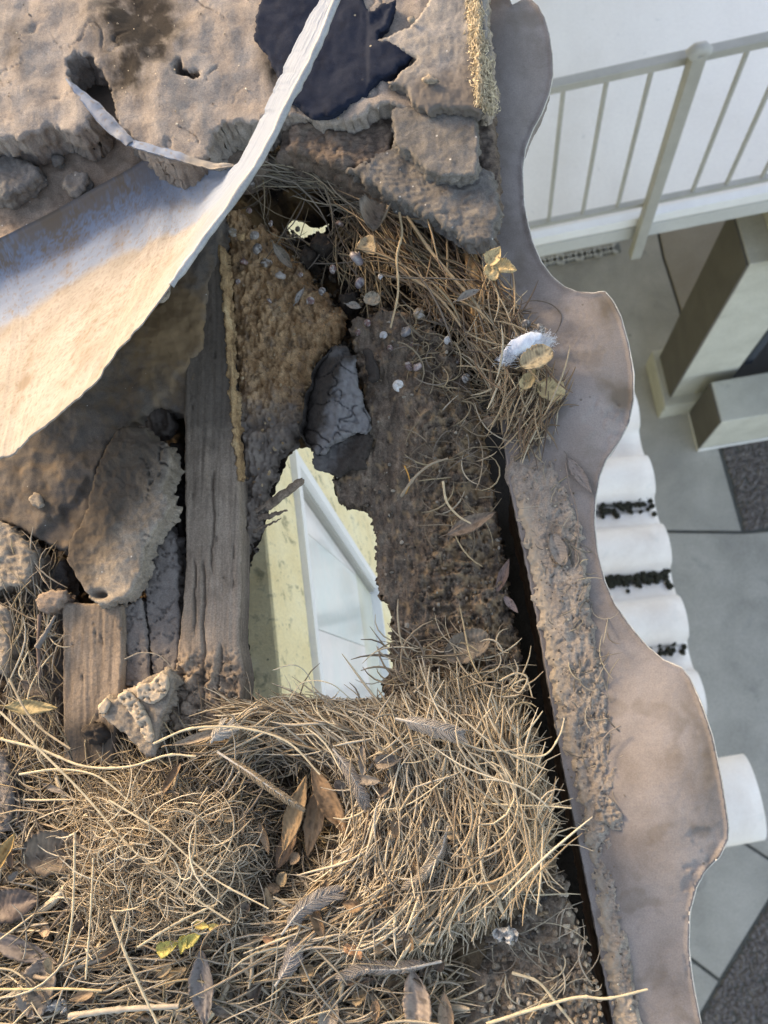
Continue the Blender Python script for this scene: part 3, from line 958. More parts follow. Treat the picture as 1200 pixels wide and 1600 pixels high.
# fibrous edge
n = 4200
ty = rng.uniform(-30, 168, n); cx_ = 741 + 22 * sm(0, 160, ty) - 6 + rng.normal(0, 8.5, n)
k = np.linspace(0, 1, 4)[None, :]
an = rng.normal(1.45, .9, n)[:, None]; ln = rng.uniform(3, 11, n)[:, None]
PX = cx_[:, None] + np.cos(an) * ln * (k - .5); PY = ty[:, None] + np.sin(an) * ln * (k - .5)
pp = at(PX, PY, .455)
pp[..., 2] += .004 + rng.uniform(-.006, .003, (n, 1)) - .00035 * np.abs(PX - 748) + rng.normal(0, .0008, PX.shape)
V, F = tubes(pp, np.full((n, 4), .00028) * rng.uniform(.7, 1.4, (n, 1)), 3)
tc_ = np.array([.62, .52, .36]) * rng.uniform(.6, 1.25, (n, 1)) * np.array([1, 1, 1])
fo = mesh_obj('fibre_edge', V, F, M['straw'], fs, True, {'tint': np.repeat(tc_, 12, 0)})
fo['kind'] = 'stuff'
patch('felt_core', [(724, -70), (758, -70), (768, 60), (775, 150), (764, 176), (745, 172), (732, 60)], .4660, .016, M['mudcrust'], fl(78, .003, 14), rag=3, rnd=8, seed=78, parent=fs)
rubble('mortar_flake', [(658, 122), (672, 113), (686, 126), (672, 127)], .450, .003, M['chunk'], 'pale triangular mortar flake on the grey felt', 'flake', 79, .0004, 2)
rubble('mortar_flake', [(636, 26), (646, 24), (650, 31), (640, 34)], .451, .003, M['chunk'], 'tiny pale mortar flake near the top of the felt', 'flake', 80, .0004, 2)

# ---------------- scalloped brown edge
SCAL = [(765, -60), (768, -8), (795, 7), (801, 17), (815, 8), (828, 5), (840, 15), (850, 35), (857, 60), (862, 95), (863, 125), (857, 155), (845, 185), (830, 212), (820, 238), (816, 268), (818, 320),
        (824, 350), (832, 380), (845, 410), (862, 435), (880, 452), (900, 461), (925, 464), (943, 461), (955, 475), (968, 500), (980, 545), (987, 590), (987, 630), (980, 665), (965, 695),
        (945, 722), (935, 747), (929, 780), (928, 820), (933, 865), (945, 910), (960, 945), (985, 980), (1010, 1010), (1035, 1032), (1062, 1044), (1075, 1060), (1090, 1095), (1108, 1150),
        (1122, 1220), (1134, 1290), (1133, 1310), (1120, 1335), (1095, 1360), (1083, 1385), (1075, 1420), (1075, 1480), (1083, 1540), (1095, 1600), (1108, 1680)]
LEFT = [(972, 1680), (958, 1600), (930, 1450), (905, 1322), (878, 1190), (860, 1090), (838, 960), (815, 845), (795, 755), (788, 690), (775, 600), (765, 500), (752, 420), (745, 300), (740, 170), (735, 60), (728, -60)]


def edge_x(y):
    yy = [755, 845, 960, 1090, 1190, 1322, 1450, 1600, 1680]; xx = [795, 815, 838, 860, 878, 905, 930, 958, 972]
    return np.interp(y, yy, xx)


sce = thing('scalloped_edge', 'wavy brown coated roof edge running down the right side', 'roof edge', at(950, 800, .53))


def scal_h(x, y, s):
    dome = .010 * gauss(x, y, 800, 110, 60, 110) + .012 * gauss(x, y, 915, 610, 70, 120) + .014 * gauss(x, y, 1040, 1240, 80, 130) - .002
    h = dome + .0010 * fbm(x / 110, y / 110, 81, 2) + .00012 * fbm(x / 9, y / 9, 82, 3)
    h = h + .0013 * sm(7, 0, s) * sm(700, 760, x) - .0015 * sm(0, 40, s) * 0
    gr_ = gauss(x, y, 890, 540, 40, 60)
    h = h + .0007 * gr_ * fbm(x / 3.5, y / 3.5, 83, 2)
    h = h - .0008 * sm(.02, .10, fbm(x / 34, y / 34, 85, 5)) * sm(.3, .5, gauss(x, y, 945, 670, 26, 34) + gauss(x, y, 1094, 1345, 24, 44) + gauss(x, y, 828, 300, 12, 70) + gauss(x, y, 1080, 1450, 10, 60))
    return h


def scal_st(x, y):
    n = fbm(x / 25, y / 25, 86, 4)
    s = gauss(x, y, 948, 488, 16, 18) * .9 + gauss(x, y, 970, 625, 16, 16) * 1.2 + gauss(x, y, 1095, 1170, 12, 60, -.2) * .7 + gauss(x, y, 862, 1150, 4, 4) * 0
    s = s + .35 * sm(.2, .7, fbm(x / 60, y / 60, 87, 3))
    return np.clip(s * (1 + .5 * n) - .05, 0, .85)


patch('coating', LEFT[::-1][::-1] + SCAL, .505, .007, M['coat'], scal_h, step=2.8, rag=.6, ragl=10, rnd=0, seed=81, parent=sce, stain_shade=scal_st, seg=2, wob=.6, grit=.00006)
# thin pale rim along the outer edge
S = np.array(SCAL[3:-1], float)
tt = np.linspace(0, len(S) - 1, 420); ii = np.clip(tt.astype(int), 0, len(S) - 2); ff = (tt - ii)[:, None]
Sp = S[ii] * (1 - ff) + S[ii + 1] * ff
Sp += .5 * np.stack([fbm(tt * .7, tt * 0 + 1, 5, 3), fbm(tt * .7, tt * 0 + 9, 6, 3)], 1)
rp = at(Sp[:, 0] + .6, Sp[:, 1], .505); rp[:, 2] += scal_h(Sp[:, 0], Sp[:, 1], np.zeros(len(Sp))) - .0006
V, F = tubes(rp[None], np.full((1, len(Sp)), .00055) * (1 + .5 * fbm(tt * .5, tt * 0, 4, 3))[None], 5)
mesh_obj('pale_rim', V, F, M['coat_edge'], sce)
# fascia below it
fy = np.linspace(740, 1680, 120); fx = edge_x(fy)
nz_ = 12
V = []
for k in range(nz_):
    p = at(fx + 4, fy, .512)
    p[:, 2] -= k * .0105
    cr_, cc = crack(fy / 24, np.full_like(fy, k * .9), 95, .12)
    off = -.0015 * cr_ + .001 * fbm(fy / 15, np.full_like(fy, k * .6), 96, 3)
    p[:, 0] += -off; V.append(p)
for k in range(nz_ - 1, -1, -nz_ + 1):
    p = V[k].copy(); p[:, 0] += .02; V.append(p)
V = np.array(V); R_, C_ = V.shape[:2]
ids = np.arange(R_ * C_).reshape(R_, C_)
F = np.stack([ids[:-1, :-1], ids[1:, :-1], ids[1:, 1:], ids[:-1, 1:]], -1).reshape(-1, 4)
mesh_obj('fascia', V.reshape(-1, 3), F, M['fascia'], sce)
# crumbly mud along it
CRUST = [(782, 735), (800, 760), (820, 845), (842, 960), (866, 1090), (886, 1190), (912, 1322), (935, 1440), (962, 1600), (972, 1690), (1000, 1690), (1002, 1600), (985, 1500), (968, 1400), (960, 1340), (978, 1290), (976, 1230), (960, 1170),
         (955, 1100), (940, 1030), (925, 960), (918, 890), (905, 810), (890, 740), (880, 690), (866, 650), (830, 690)]


def mud_h(x, y, s):
    f1, f2, c = worley(x / 17 + .5 * perlin(x / 15, y / 15, 1), y / 26 + .5 * perlin(x / 15, y / 15, 2), 91)
    e = edge_x(y)
    band = sm(8, 40, x - e)
    h = .0013 * c * band + .0016 * fbm(x / 30, y / 44, 92, 5, .6) * band + .0016 * sm(.5, .9, ridged(x / 30, y / 40, 94, 4)) * band
    h = h - .0016 * (1 - sm(0, .07, f2 - f1)) * band * sm(-.2, .3, fbm(x / 40, y / 40, 97, 3))
    h = h + .003 + .004 * gauss(x, y, 935, 1260, 22, 40)
    return h * sm(0, 12, s)


mc = patch('mud_crust', CRUST, .5055, .004, M['mudcrust'], mud_h, step=2.0, rag=8, ragl=22, seed=91, parent=sce, grit=.0005,
           stain_shade=lambda x, y: sm(34, 8, x - edge_x(y)) * sm(760, 800, y))

# ---------------- white curled sheet
ws_ = thing('white_sheet', 'curled white painted metal sheet lifting off the left of the roof', 'metal sheet', at(150, 450, .50))
Bc = np.array([(560, -70, .335), (527, -5, .338), (500, 60, .343), (476, 110, .348), (455, 150, .354), (430, 205, .362), (398, 262, .372), (340, 345, .388), (300, 400, .392), (262, 450, .392), (215, 512, .389), (180, 553, .386), (150, 598, .384), (100, 640, .382), (46, 684, .384), (18, 712, .386), (-20, 720, .390), (-90, 770, .395)])
Ac = np.array([(520, -70, .36), (498, -5, .365), (465, 60, .375), (440, 110, .39), (420, 155, .41), (400, 200, .43), (372, 255, .455), (345, 268, .470), (315, 262, .476), (290, 252, .480), (262, 244, .483), (236, 242, .485), (205, 262, .486), (150, 292, .487), (80, 332, .488), (0, 372, .489), (-30, 385, .489), (-90, 415, .489)])
nu, nv = 540, 160


def rs(C, n, s=0):
    t = np.linspace(0, len(C) - 1, n); out = np.stack([np.interp(t, np.arange(len(C)), C[:, i]) for i in range(3)], 1)
    ker = np.ones(7) / 7
    for i in range(3):
        pad = np.pad(out[:, i], 3, mode='edge'); pad[:3] = 2 * out[0, i] - out[1:4, i][::-1]; pad[-3:] = 2 * out[-1, i] - out[-4:-1, i][::-1]
        out[:, i] = np.convolve(pad, ker, 'valid')
    return out


A_, B_ = rs(Ac, nu), rs(Bc, nu)
tn = np.arange(nu) / 3.0
B_[:, 0] += 3.5 * fbm(tn / 6., tn * 0., 131, 4) * sm(60, 150, tn) + .7 * fbm(tn / 3., tn * 0. + 3, 132, 3)
B_[:, 1] += 3.5 * fbm(tn / 6., tn * 0. + 7, 133, 4) * sm(60, 150, tn)
A_[:, 0] += 5 * np.clip(fbm(tn / 5., tn * 0. + 5, 134, 3), 0, 1) * sm(90, 40, tn)
v = np.linspace(0, 1, nv)[None, :, None]
PA, PB = at(A_[:, 0], A_[:, 1], A_[:, 2])[:, None, :], at(B_[:, 0], B_[:, 1], B_[:, 2])[:, None, :]
G = PA * (1 - v) + PB * v
vv = v[..., 0]
wide = sm(60, 110, tn)[:, None]
G[..., 2] -= (.034 * np.sin(math.pi * vv ** .60) * (1 - .25 * vv)) * wide           # hollow between bank and raised lip
G[..., 2] += .0012 * fbm(tn[:, None] / 22., vv * 6, 135, 4) * sm(0, .08, vv)
ids = np.arange(nu * nv).reshape(nu, nv)
F = np.stack([ids[:-1, :-1], ids[1:, :-1], ids[1:, 1:], ids[:-1, 1:]], -1).reshape(-1, 4)
zb = .40 + .10 * np.sin(tn / 30.)[:, None] + .05 * fbm(tn[:, None] / 12., vv * 5, 136, 3)
zone = sm(zb + .03, zb - .05, vv) * wide + (1 - wide) * .95  # shade of the hollow and the steep lip painted as a bluish tone
tg = tn[:, None]
grit_ = fbm(tg / 1.6, vv * 60, 137, 4, .75)
stn = np.clip(sm(.10, .01, vv + .05 * fbm(tg / 9., vv * 10, 143, 3) + .09 * grit_) * .85 * wide * sm(100, 135, tg)
              + sm(.38, .62, grit_ + .30 * gauss(vv, tg, .55, 128, .16, 30) - .05) * .55 * wide
              + sm(.1, .9, fbm(tg / 9., vv * 7, 144, 5, .65)) * .40 * wide
              + gauss(vv, tg, .70, 158, .022, 2.2) * 1.6, 0, 1)
Vt = G.reshape(-1, 3)
dn = G.copy(); dn[..., 2] -= .0012
Vb = dn.reshape(-1, 3)
m = nu * nv
rimF = []
r0 = ids[:, -1]
rimF.append(np.stack([r0[:-1], r0[1:], r0[1:] + m, r0[:-1] + m], 1))
r0 = ids[:, 0]
rimF.append(np.stack([r0[1:], r0[:-1], r0[:-1] + m, r0[1:] + m], 1))
Fall = np.concatenate([F, F[:, ::-1] + m] + rimF)
mesh_obj('sheet', np.concatenate([Vt, Vb]), Fall, M['sheet'], ws_, True, {'zone': np.tile(zone.ravel(), 2), 'stain_shade': np.tile(stn.ravel(), 2)})
# rolled lip along the raised edge
lp = G[:285:3, -1, :].copy(); lp[:, 2] -= .001
V, F = tubes(lp[None], (np.full(95, .0022) * (1 + .3 * fbm(np.arange(95) / 5., np.arange(95) * 0., 139, 3)))[None], 8)
mesh_obj('rolled_lip', V, F, M['sheet_edge'], ws_)


def ribbon(name, pts, wd, d, mat, parent, zone_=None, lift=0, th=.0012, seed=1):
    P = np.array(pts, float)
    t = np.linspace(0, len(P) - 1, 60); C = np.stack([np.interp(t, np.arange(len(P)), P[:, i]) for i in (0, 1)], 1)
    wv_ = np.interp(t, np.arange(len(P)), wd)
    T_ = np.gradient(C, axis=0); T_ /= np.linalg.norm(T_, axis=1, keepdims=True); Nn = np.stack([-T_[:, 1], T_[:, 0]], 1)
    rows = []
    for k in np.linspace(-.5, .5, 7):
        q = C + Nn * ((wv_ * (1 + .12 * fbm(t * 1.5, t * 0 + k * 2, seed, 3)))[:, None] * k)
        p = at(q[:, 0], q[:, 1], d)
        p[:, 2] += lift * (k + .5) + .0012 * fbm(t, t * 0 + k, seed + 3, 3) + .001 * math.cos(k * 5)
        rows.append(p)
    G2 = np.array(rows); a, b = G2.shape[:2]
    id2 = np.arange(a * b).reshape(a, b)
    F2 = np.stack([id2[:-1, :-1], id2[1:, :-1], id2[1:, 1:], id2[:-1, 1:]], -1).reshape(-1, 4)
    V2 = G2.reshape(-1, 3); V3 = V2.copy(); V3[:, 2] -= th
    mm = a * b
    ring = [np.stack([id2[0, 1:], id2[0, :-1], id2[0, :-1] + mm, id2[0, 1:] + mm], 1), np.stack([id2[-1, :-1], id2[-1, 1:], id2[-1, 1:] + mm, id2[-1, :-1] + mm], 1)]
    z = np.tile(np.tile(zone_(t / t[-1]), a), 2) if zone_ else np.zeros(2 * mm)
    st = np.tile(np.clip(sm(.3, .8, fbm(V2[:, 0] * 300, V2[:, 1] * 300, seed + 5, 3)), 0, 1), 2) * .8
    return mesh_obj(name, np.concatenate([V2, V3]), np.concatenate([F2, F2[:, ::-1] + mm] + ring), mat, parent, True, {'zone': z, 'stain_shade': st})


ribbon('folded_hem', [(107, 127), (125, 146), (150, 170), (168, 192), (190, 212), (206, 226)], [4, 14, 22, 24, 20, 16], .461, M['sheet'], ws_, lambda t: 1 - .5 * t, .004, seed=141)
ribbon('folded_hem', [(200, 222), (222, 230), (262, 240), (300, 251), (335, 262), (368, 262)], [14, 20, 24, 22, 20, 8], .463, M['sheet'], ws_, lambda t: sm(.62, .5, t), .006, seed=142)

# ---------------- dark felt under the sheet, rafters and mortar chunks on the left
df = patch('dark_felt', [(-120, 745), (0, 672), (40, 645), (100, 595), (180, 512), (270, 400), (325, 325), (348, 335), (342, 400), (326, 440), (316, 540), (300, 610), (288, 648), (268, 640), (246, 632), (225, 648), (195, 668), (168, 690), (152, 750), (118, 850), (96, 862), (60, 842), (20, 820), (-120, 800)],
           .492, .02, M['felt_dark'], lambda x, y, s: .003 * fbm(x / 80, y / 80, 151, 3) + .0005 * fbm(x / 14, y / 14, 152, 3) + .004 * sm(285, 300, x) * sm(560, 640, y) + .003 * sm(345, 310, x + .0 * y) * 0
           + .004 * sm(0, -14, (y - 760) - (165 - x) * .62) * 0 - .003 * sm(-4, 4, y - (905 - 1.15 * x + 14 * fbm(x / 25, y / 25, 155, 3))),
           step=2.6, rag=2.5, rnd=6, seed=151, stain_shade=lambda x, y: np.clip(gauss(x, y, 275, 500, 34, 40) * 1.2 + gauss(x, y, 240, 560, 60, 60) * .5 + .35 * fbm(x / 20, y / 20, 156, 4), 0, .8))
tag(df, 'dark sooty roofing felt in the shade under the white sheet', 'roofing felt')
rubble('paint_flake', [(240, 470), (258, 430), (266, 428), (264, 460), (250, 475)], .486, .003, M['chunk'], 'speckled grey flake under the white sheet edge', 'flake', 157, .0005, 2)
rubble('paint_flake', [(44, 780), (52, 768), (64, 774), (68, 788), (58, 796), (48, 790)], .487, .004, M['chunk'], 'round pale flake lying on the dark felt at the left', 'flake', 158, .0006, 3)


def wood_h(seed, ax=6.0, amp=.0012, cr_=True):
    def h(x, y, s):
        v = amp * fbm(x / ax, y / 160, seed, 4) + .0007 * fbm(x / 50, y / 120, seed + 1, 2)
        if cr_:
            g = ridged(x / 26 + .15 * fbm(y / 60, x / 60, seed + 5, 2), y / 420, seed + 2, 2)
            v = v - .003 * sm(.70, .76, g)
        return v
    return h


def rafter_h(x, y, s):
    v = wood_h(161, 5.0, .0004)(x, y, s)
    for cx, y0, y1, wd in ((332, 730, 905, 1.3), (318, 868, 1120, 1.6), (304, 868, 1000, 1.2), (345, 1000, 1110, 1.4)):
        xx = cx + 4 * fbm(y / 70, y * 0 + cx, 163, 4)
        v = v - .005 * np.exp(-((x - xx) / wd) ** 2) * sm(y0, y0 + 20, y) * sm(y1, y1 - 30, y)
    lump = sm(1000, 1060, y)
    v = v + lump * (.004 * fbm(x / 18, y / 18, 164, 4) + .003 * worley(x / 22, y / 22, 165)[2] - .004 * crack(x / 24, y / 24, 166, .09)[0])
    return v


RF = [(300, 380), (345, 380), (350, 440), (358, 560), (368, 700), (373, 740), (376, 830), (376, 900), (374, 960), (372, 1000), (384, 1060), (378, 1100), (352, 1130), (318, 1140), (290, 1146), (262, 1140), (268, 1090), (274, 1050), (283, 960), (288, 900), (290, 850), (288, 760), (286, 640)]
rf = patch('rafter', RF, .4945, .02, M['wood_grey'], rafter_h, step=2.2, rag=1.2, ragl=20, rnd=4, seed=161, wob=.15,
           stain_shade=lambda x, y: np.clip(sm(745, 650, y + .6 * np.abs(x - 335) + 14 * fbm(x / 22, y / 22, 168, 3)) * .75 + .25 * sm(.3, .8, fbm(x / 30, y / 60, 169, 4)), 0, .8))  # upper darkening paints the sheet's shadow; the rest is random weathering
tag(rf, 'long weathered grey rafter beside the hole, with the shade of the sheet painted on its upper end', 'rafter')
# orange strip: sunlight on its right arris put into the colour
M['rawwood'] = material('raw_wood', [(.20, .11, .05), (.40, .25, .12), (.5, .35, .19)], 80, 700, bump=.8, contrast=.45, grain=(200, (1, .08, 1), .6))
patch('sunlit_arris', [(338, 380), (350, 384), (356, 440), (362, 560), (372, 700), (376, 742), (371, 750), (364, 700), (355, 600), (350, 500), (343, 440)], .4925, .012, M['rawwood'],
      lambda x, y, s: .0012 * fbm(x / 5, y / 60, 170, 3) - .0004 * np.clip(x - np.interp(y, [380, 750], [344, 368]), 0, 9), step=1.8, rag=3, ragl=16, rnd=4, seed=170, parent=rf)

sr = patch('short_rafter', [(96, 940), (130, 942), (190, 944), (192, 1000), (191, 1040), (184, 1120), (176, 1194), (98, 1194)], .490, .09, M['wood_grey'], wood_h(175, 6, .0005), step=2.2, rag=.8, rnd=4, seed=175, wob=.1,
           stain_shade=lambda x, y: np.clip(sm(1110, 1150, y) * gauss(x, y, 150, 1150, 34, 50) * 1.3 + gauss(x, y, 140, 965, 20, 25) * .3, 0, .8))
tag(sr, 'short weathered rafter end below the big mortar chunk', 'rafter')


def chunk_h(x, y, s):
    h = .002 * fbm(x / 60, y / 60, 181, 3) + .0004 * fbm(x / 10, y / 10, 182, 3) + .00005 * (x - 190)
    h = h - .004 * crack(x / 70, y / 90, 183, .03)[0] * sm(215, 240, x)
    h = h - .012 * gauss(x, y, 151, 928, 8, 4)
    return h


ck = patch('mortar_chunk', [(180, 668), (205, 664), (228, 670), (240, 688), (262, 690), (271, 715), (264, 748), (256, 765), (270, 790), (262, 812), (244, 830), (226, 858), (220, 900), (196, 934), (152, 948), (138, 934), (116, 908), (98, 872), (104, 840), (130, 792), (141, 745), (160, 702)],
           .4795, .017, M['chunk'], chunk_h, step=2.2, rag=2.5, rnd=6, seed=181,
           stain_shade=lambda x, y: sm(38, -30, (x - 205) * .80 + (y - 800) * .60 + 12 * fbm(x / 25, y / 25, 184, 3)) * .86)  # upper left half coloured dark as the sheet's soft shadow
tag(ck, 'large tapering slab of mortar leaning between the felt and the long rafter', 'mortar slab')
rubble('cracked_mortar', [(232, 838), (262, 812), (276, 850), (279, 930), (281, 1000), (276, 1060), (262, 1110), (240, 1080), (234, 1010), (226, 940), (224, 880)], .4985, .016, M['cracked'],
       'narrow strip of cracked grey mortar beside the long rafter', 'cracked mortar', 186, .0007, 4, cracks=30)
rubble('cracked_mortar', [(192, 948), (222, 930), (230, 990), (236, 1060), (220, 1080), (194, 1070)], .4965, .016, M['cracked'],
       'cracked grey mortar plug right of the short rafter end', 'cracked mortar', 187, .0008, 4, cracks=26)
lp_ = thing('peeled_mortar', 'mortar lump with peeling cream paint across the foot of the short rafter', 'mortar lump', at(210, 1120, .50))
PL = [(148, 1104), (160, 1090), (178, 1092), (190, 1078), (206, 1074), (228, 1058), (250, 1048), (262, 1044), (273, 1060), (266, 1090), (256, 1112), (246, 1148), (240, 1182), (226, 1184), (208, 1166), (194, 1148), (172, 1132), (156, 1122)]
rubble('lump', PL, .4795, .022, M['chunk'], '', '', 188, .0012, 8, parent=lp_)
rubble('paint_skin', [(152, 1102), (164, 1090), (172, 1098), (166, 1114), (154, 1116)], .4768, .003, M['mudcrust'], '', '', 189, .0008, 2, parent=lp_, stain_shade=lambda x, y: 1 + 0 * x)
rubble('paint_skin', [(184, 1086), (200, 1078), (214, 1094), (232, 1122), (240, 1150), (238, 1166), (226, 1158), (216, 1134), (200, 1110), (184, 1096)], .4762, .003, M['mudcrust'], '', '', 190, .001, 2, parent=lp_, cracks=16, stain_shade=lambda x, y: 1 + 0 * x)
rubble('paint_skin', [(212, 1072), (236, 1066), (250, 1050), (262, 1056), (262, 1076), (250, 1094), (232, 1100), (216, 1092)], .4764, .003, M['mudcrust'], '', '', 191, .001, 2, parent=lp_, cracks=18, stain_shade=lambda x, y: 1 + 0 * x)
rubble('tar_blob', [(122, 1136), (140, 1128), (158, 1132), (164, 1146), (154, 1162), (134, 1164), (122, 1152)], .482, .012, M['flap'], 'round black tar blob on the short rafter end', 'tar blob', 192, .003, 12)
rubble('side_mortar', [(-90, 800), (-20, 806), (10, 818), (40, 848), (56, 866), (50, 890), (38, 918), (10, 916), (-20, 930), (-90, 930)], .486, .02, M['chunk'], 'tan mortar slab at the left edge beneath the dark felt', 'mortar slab', 193, .002, 6)
rubble('side_mortar', [(-90, 940), (-10, 936), (12, 950), (16, 1000), (8, 1050), (-90, 1060)], .487, .02, M['chunk'], 'tan mortar slab at the left edge beside the loose wood slivers', 'mortar slab', 194, .002, 6)
rubble('side_mortar', [(-90, 1170), (-4, 1172), (14, 1200), (22, 1250), (14, 1300), (-90, 1310)], .484, .02, M['cracked'], 'grey mortar slab at the left edge above the nest', 'mortar slab', 195, .002, 6)
rubble('brick_bit', [(52, 936), (74, 922), (98, 922), (104, 932), (90, 944), (74, 960), (60, 954)], .483, .016, M['mortar_low'], 'small reddish brick fragment left of the short rafter end', 'brick fragment', 196, .001, 4)
rubble('lower_mortar', [(20, 890), (100, 870), (98, 1000), (96, 1190), (20, 1190), (10, 1060)], .512, .02, M['felt_grey'], 'dark crumbled mortar pocket left of the short rafter end', 'mortar', 197, .004, 6)
rubble('pipe_end', [(208, 662), (222, 640), (240, 632), (262, 640), (272, 660), (262, 680), (236, 684), (216, 676)], .500, .01, M['mortar_low'], 'broken round mortar plug at the top of the large slab', 'mortar plug', 198, .003, 6, stain_shade=lambda x, y: sm(228, 240, x) * .9)
rubble('gap_strip', [(262, 690), (284, 690), (286, 760), (286, 900), (282, 960), (272, 960), (268, 830), (258, 815), (272, 790), (258, 760), (272, 720)], .512, .02, M['darkwood'], 'black strip for the shade in the gap along the left side of the long rafter', 'dark strip', 199, .004, 5)  # fills the shaded gap beside the rafter with black


# ---------------- rotted board left of the hole
def board_h(x, y, s):
    v = .005 * fbm(x / 34, y / 44, 201, 5, .58) + .0012 * fbm(x / 5, y / 16 + x / 12, 202, 3)
    v = v + .0012 * worley(x / 30 + .5 * perlin(x / 14, y / 14, 1), y / 36, 203)[2] - .0025 * crack(x / 46, y / 60, 204, .06)[0] + .003 * sm(.2, .9, ridged(x / 16 + y / 40, y / 34, 207, 4))
    v = v + .0012 * fbm(x / 3, y / 9 + x / 14, 206, 2)
    return v - .00009 * np.clip(x - 440 + .3 * (600 - y), 0, 120) - .004 * gauss(x, y, 420, 400, 50, 60)


RB = [(344, 330), (362, 322), (386, 340), (410, 336), (430, 366), (452, 392), (470, 404), (486, 440), (508, 452), (530, 476), (528, 500), (512, 530), (494, 548), (484, 580), (474, 640), (466, 668), (452, 690), (430, 726), (414, 772), (394, 836), (378, 882), (374, 880), (374, 760), (368, 700), (358, 560), (350, 440)]
rb = patch('rotted_board', RB, .510, .014, M['board'], board_h, step=2.0, rag=13, ragl=30, rnd=20, seed=201,
           stain_shade=lambda x, y: np.clip(sm(590, 690, y + 30 * fbm(x / 25, y / 25, 205, 4)) * .95 + .3 * sm(.2, .7, fbm(x / 14, y / 14, 208, 3)), 0, .95))
tag(rb, 'crumbling orange brown rotted board between the long rafter and the hole', 'rotted board')


def splinter(a, b, r0, r1, d, lift, mat, seed, parent):
    t = np.linspace(0, 1, 24)
    q = np.outer(1 - t, a) + np.outer(t, b)
    q += np.stack([2.5 * fbm(t * 4, t * 0, seed, 2), 2.5 * fbm(t * 4, t * 0 + 4, seed, 2)], 1)
    p = at(q[:, 0], q[:, 1], d); p[:, 2] += lift * t
    r = (r0 + (r1 - r0) * t) * (1 + .25 * fbm(t * 9, t * 0, seed + 2, 3))
    r[-1] *= .5
    V, F = tubes(p[None], r[None], 9, .7)
    V += .0006 * fbm(V[:, 0] * 900, V[:, 1] * 250 + V[:, 2] * 700, seed + 4, 3)[:, None]
    ks = np.zeros(len(V))
    return mesh_obj('splinter', V, F, mat, parent, True, {'stain_shade': ks})


splinter((418, 792), (480, 756), .0035, .0028, .505, .012, M['plank'], 211, rb)
splinter((405, 810), (452, 800), .0025, .0006, .507, .004, M['plank'], 212, rb)
splinter((400, 800), (436, 776), .0016, .0004, .505, .004, M['plank'], 213, rb)
splinter((396, 830), (440, 812), .0014, .0003, .507, .002, M['plank'], 214, rb)

# ---------------- charred felt flap and the rotted plank
def flap_h(x, y, s):
    v = .0016 * fbm(x / 34, y / 34, 221, 4) + .0006 * fbm(x / 7, y / 7, 222, 3)
    b = x - (516 + .12 * (690 - y))
    v = v - .000004 * np.clip(-b + 10, 0, 70) ** 2 - .0000016 * np.clip(b, 0, 70) ** 2 - .00003 * np.clip(600 - y, 0, 80)
    return v - .003 * crack(x / 60, y / 50, 227, .04)[0]


FL = [(512, 545), (518, 534), (532, 536), (546, 546), (554, 560), (554, 580), (562, 612), (572, 640), (577, 662), (570, 674), (556, 672), (540, 682), (522, 690), (508, 704), (494, 708), (484, 704), (474, 686), (464, 668), (472, 640), (474, 612), (484, 592), (488, 566)]
fp = patch('felt_scrap', FL, .490, .005, M['flap'], flap_h, step=1.8, rag=5, ragl=16, rnd=3, seed=221,
           stain_shade=lambda x, y: np.clip((sm(-10, 12, (x - 512) + .34 * (y - 640) + 9 * fbm(x / 18, y / 18, 224, 4)) * sm(552, 572, y + 8 * fbm(x / 12, y / 12, 228, 3)) + .55 * gauss(x, y, 522, 548, 10, 5)) * (.95 + .35 * fbm(x / 10, y / 10, 226, 4)), 0, 1))
tag(fp, 'bent grey faced scrap of felt hanging over the top of the hole', 'felt scrap')
F2 = [(484, 706), (500, 700), (522, 688), (545, 676), (560, 672), (576, 670), (580, 690), (574, 712), (572, 734), (556, 730), (540, 738), (524, 742), (508, 736), (494, 730), (488, 718)]
fq = patch('felt_scrap', F2, .497, .005, M['flap'], lambda x, y, s: .0018 * fbm(x / 22, y / 22, 229, 4) + .0005 * fbm(x / 6, y / 6, 230, 3), step=1.8, rag=5, ragl=12, rnd=4, seed=229,
           stain_shade=lambda x, y: np.clip(sm(548, 510, x + .5 * (y - 710) + 10 * fbm(x / 12, y / 12, 231, 3)) * .55 - .1, 0, 1))
tag(fq, 'charcoal torn felt scrap below the grey faced one at the edge of the hole', 'felt scrap')


def plank_h(x, y, s):
    v = .005 * fbm(x / 40, y / 70, 231, 5, .55) + .0010 * fbm(x / 5, y / 34, 232, 4) + .001 * fbm(x / 3, y / 8, 239, 2)
    lump = sm(625, 690, x + 20 * fbm(x / 40, y / 40, 233, 3))
    v = v + lump * (.0025 * worley(x / 34 + .5 * perlin(x / 14, y / 14, 2), y / 22 + .5 * perlin(x / 14, y / 14, 3), 234)[2] + .0045 * sm(.2, .8, ridged(x / 34 + .5 * y / 60, y / 22, 235, 4)) + .002 * fbm(x / 12, y / 12, 240, 4) - .0025 * crack(x / 44, y / 40, 236, .07)[0])
    v = v + .007 * gauss(x, y, 660, 660, 34, 40) + .004 * gauss(x, y, 590, 745, 20, 20)
    v = v - .00026 * np.clip(x - (712 + .10 * (y - 640)), 0, 200)
    v = v - .004 * gauss(x, y, 575, 810, 5, 18)
    return v


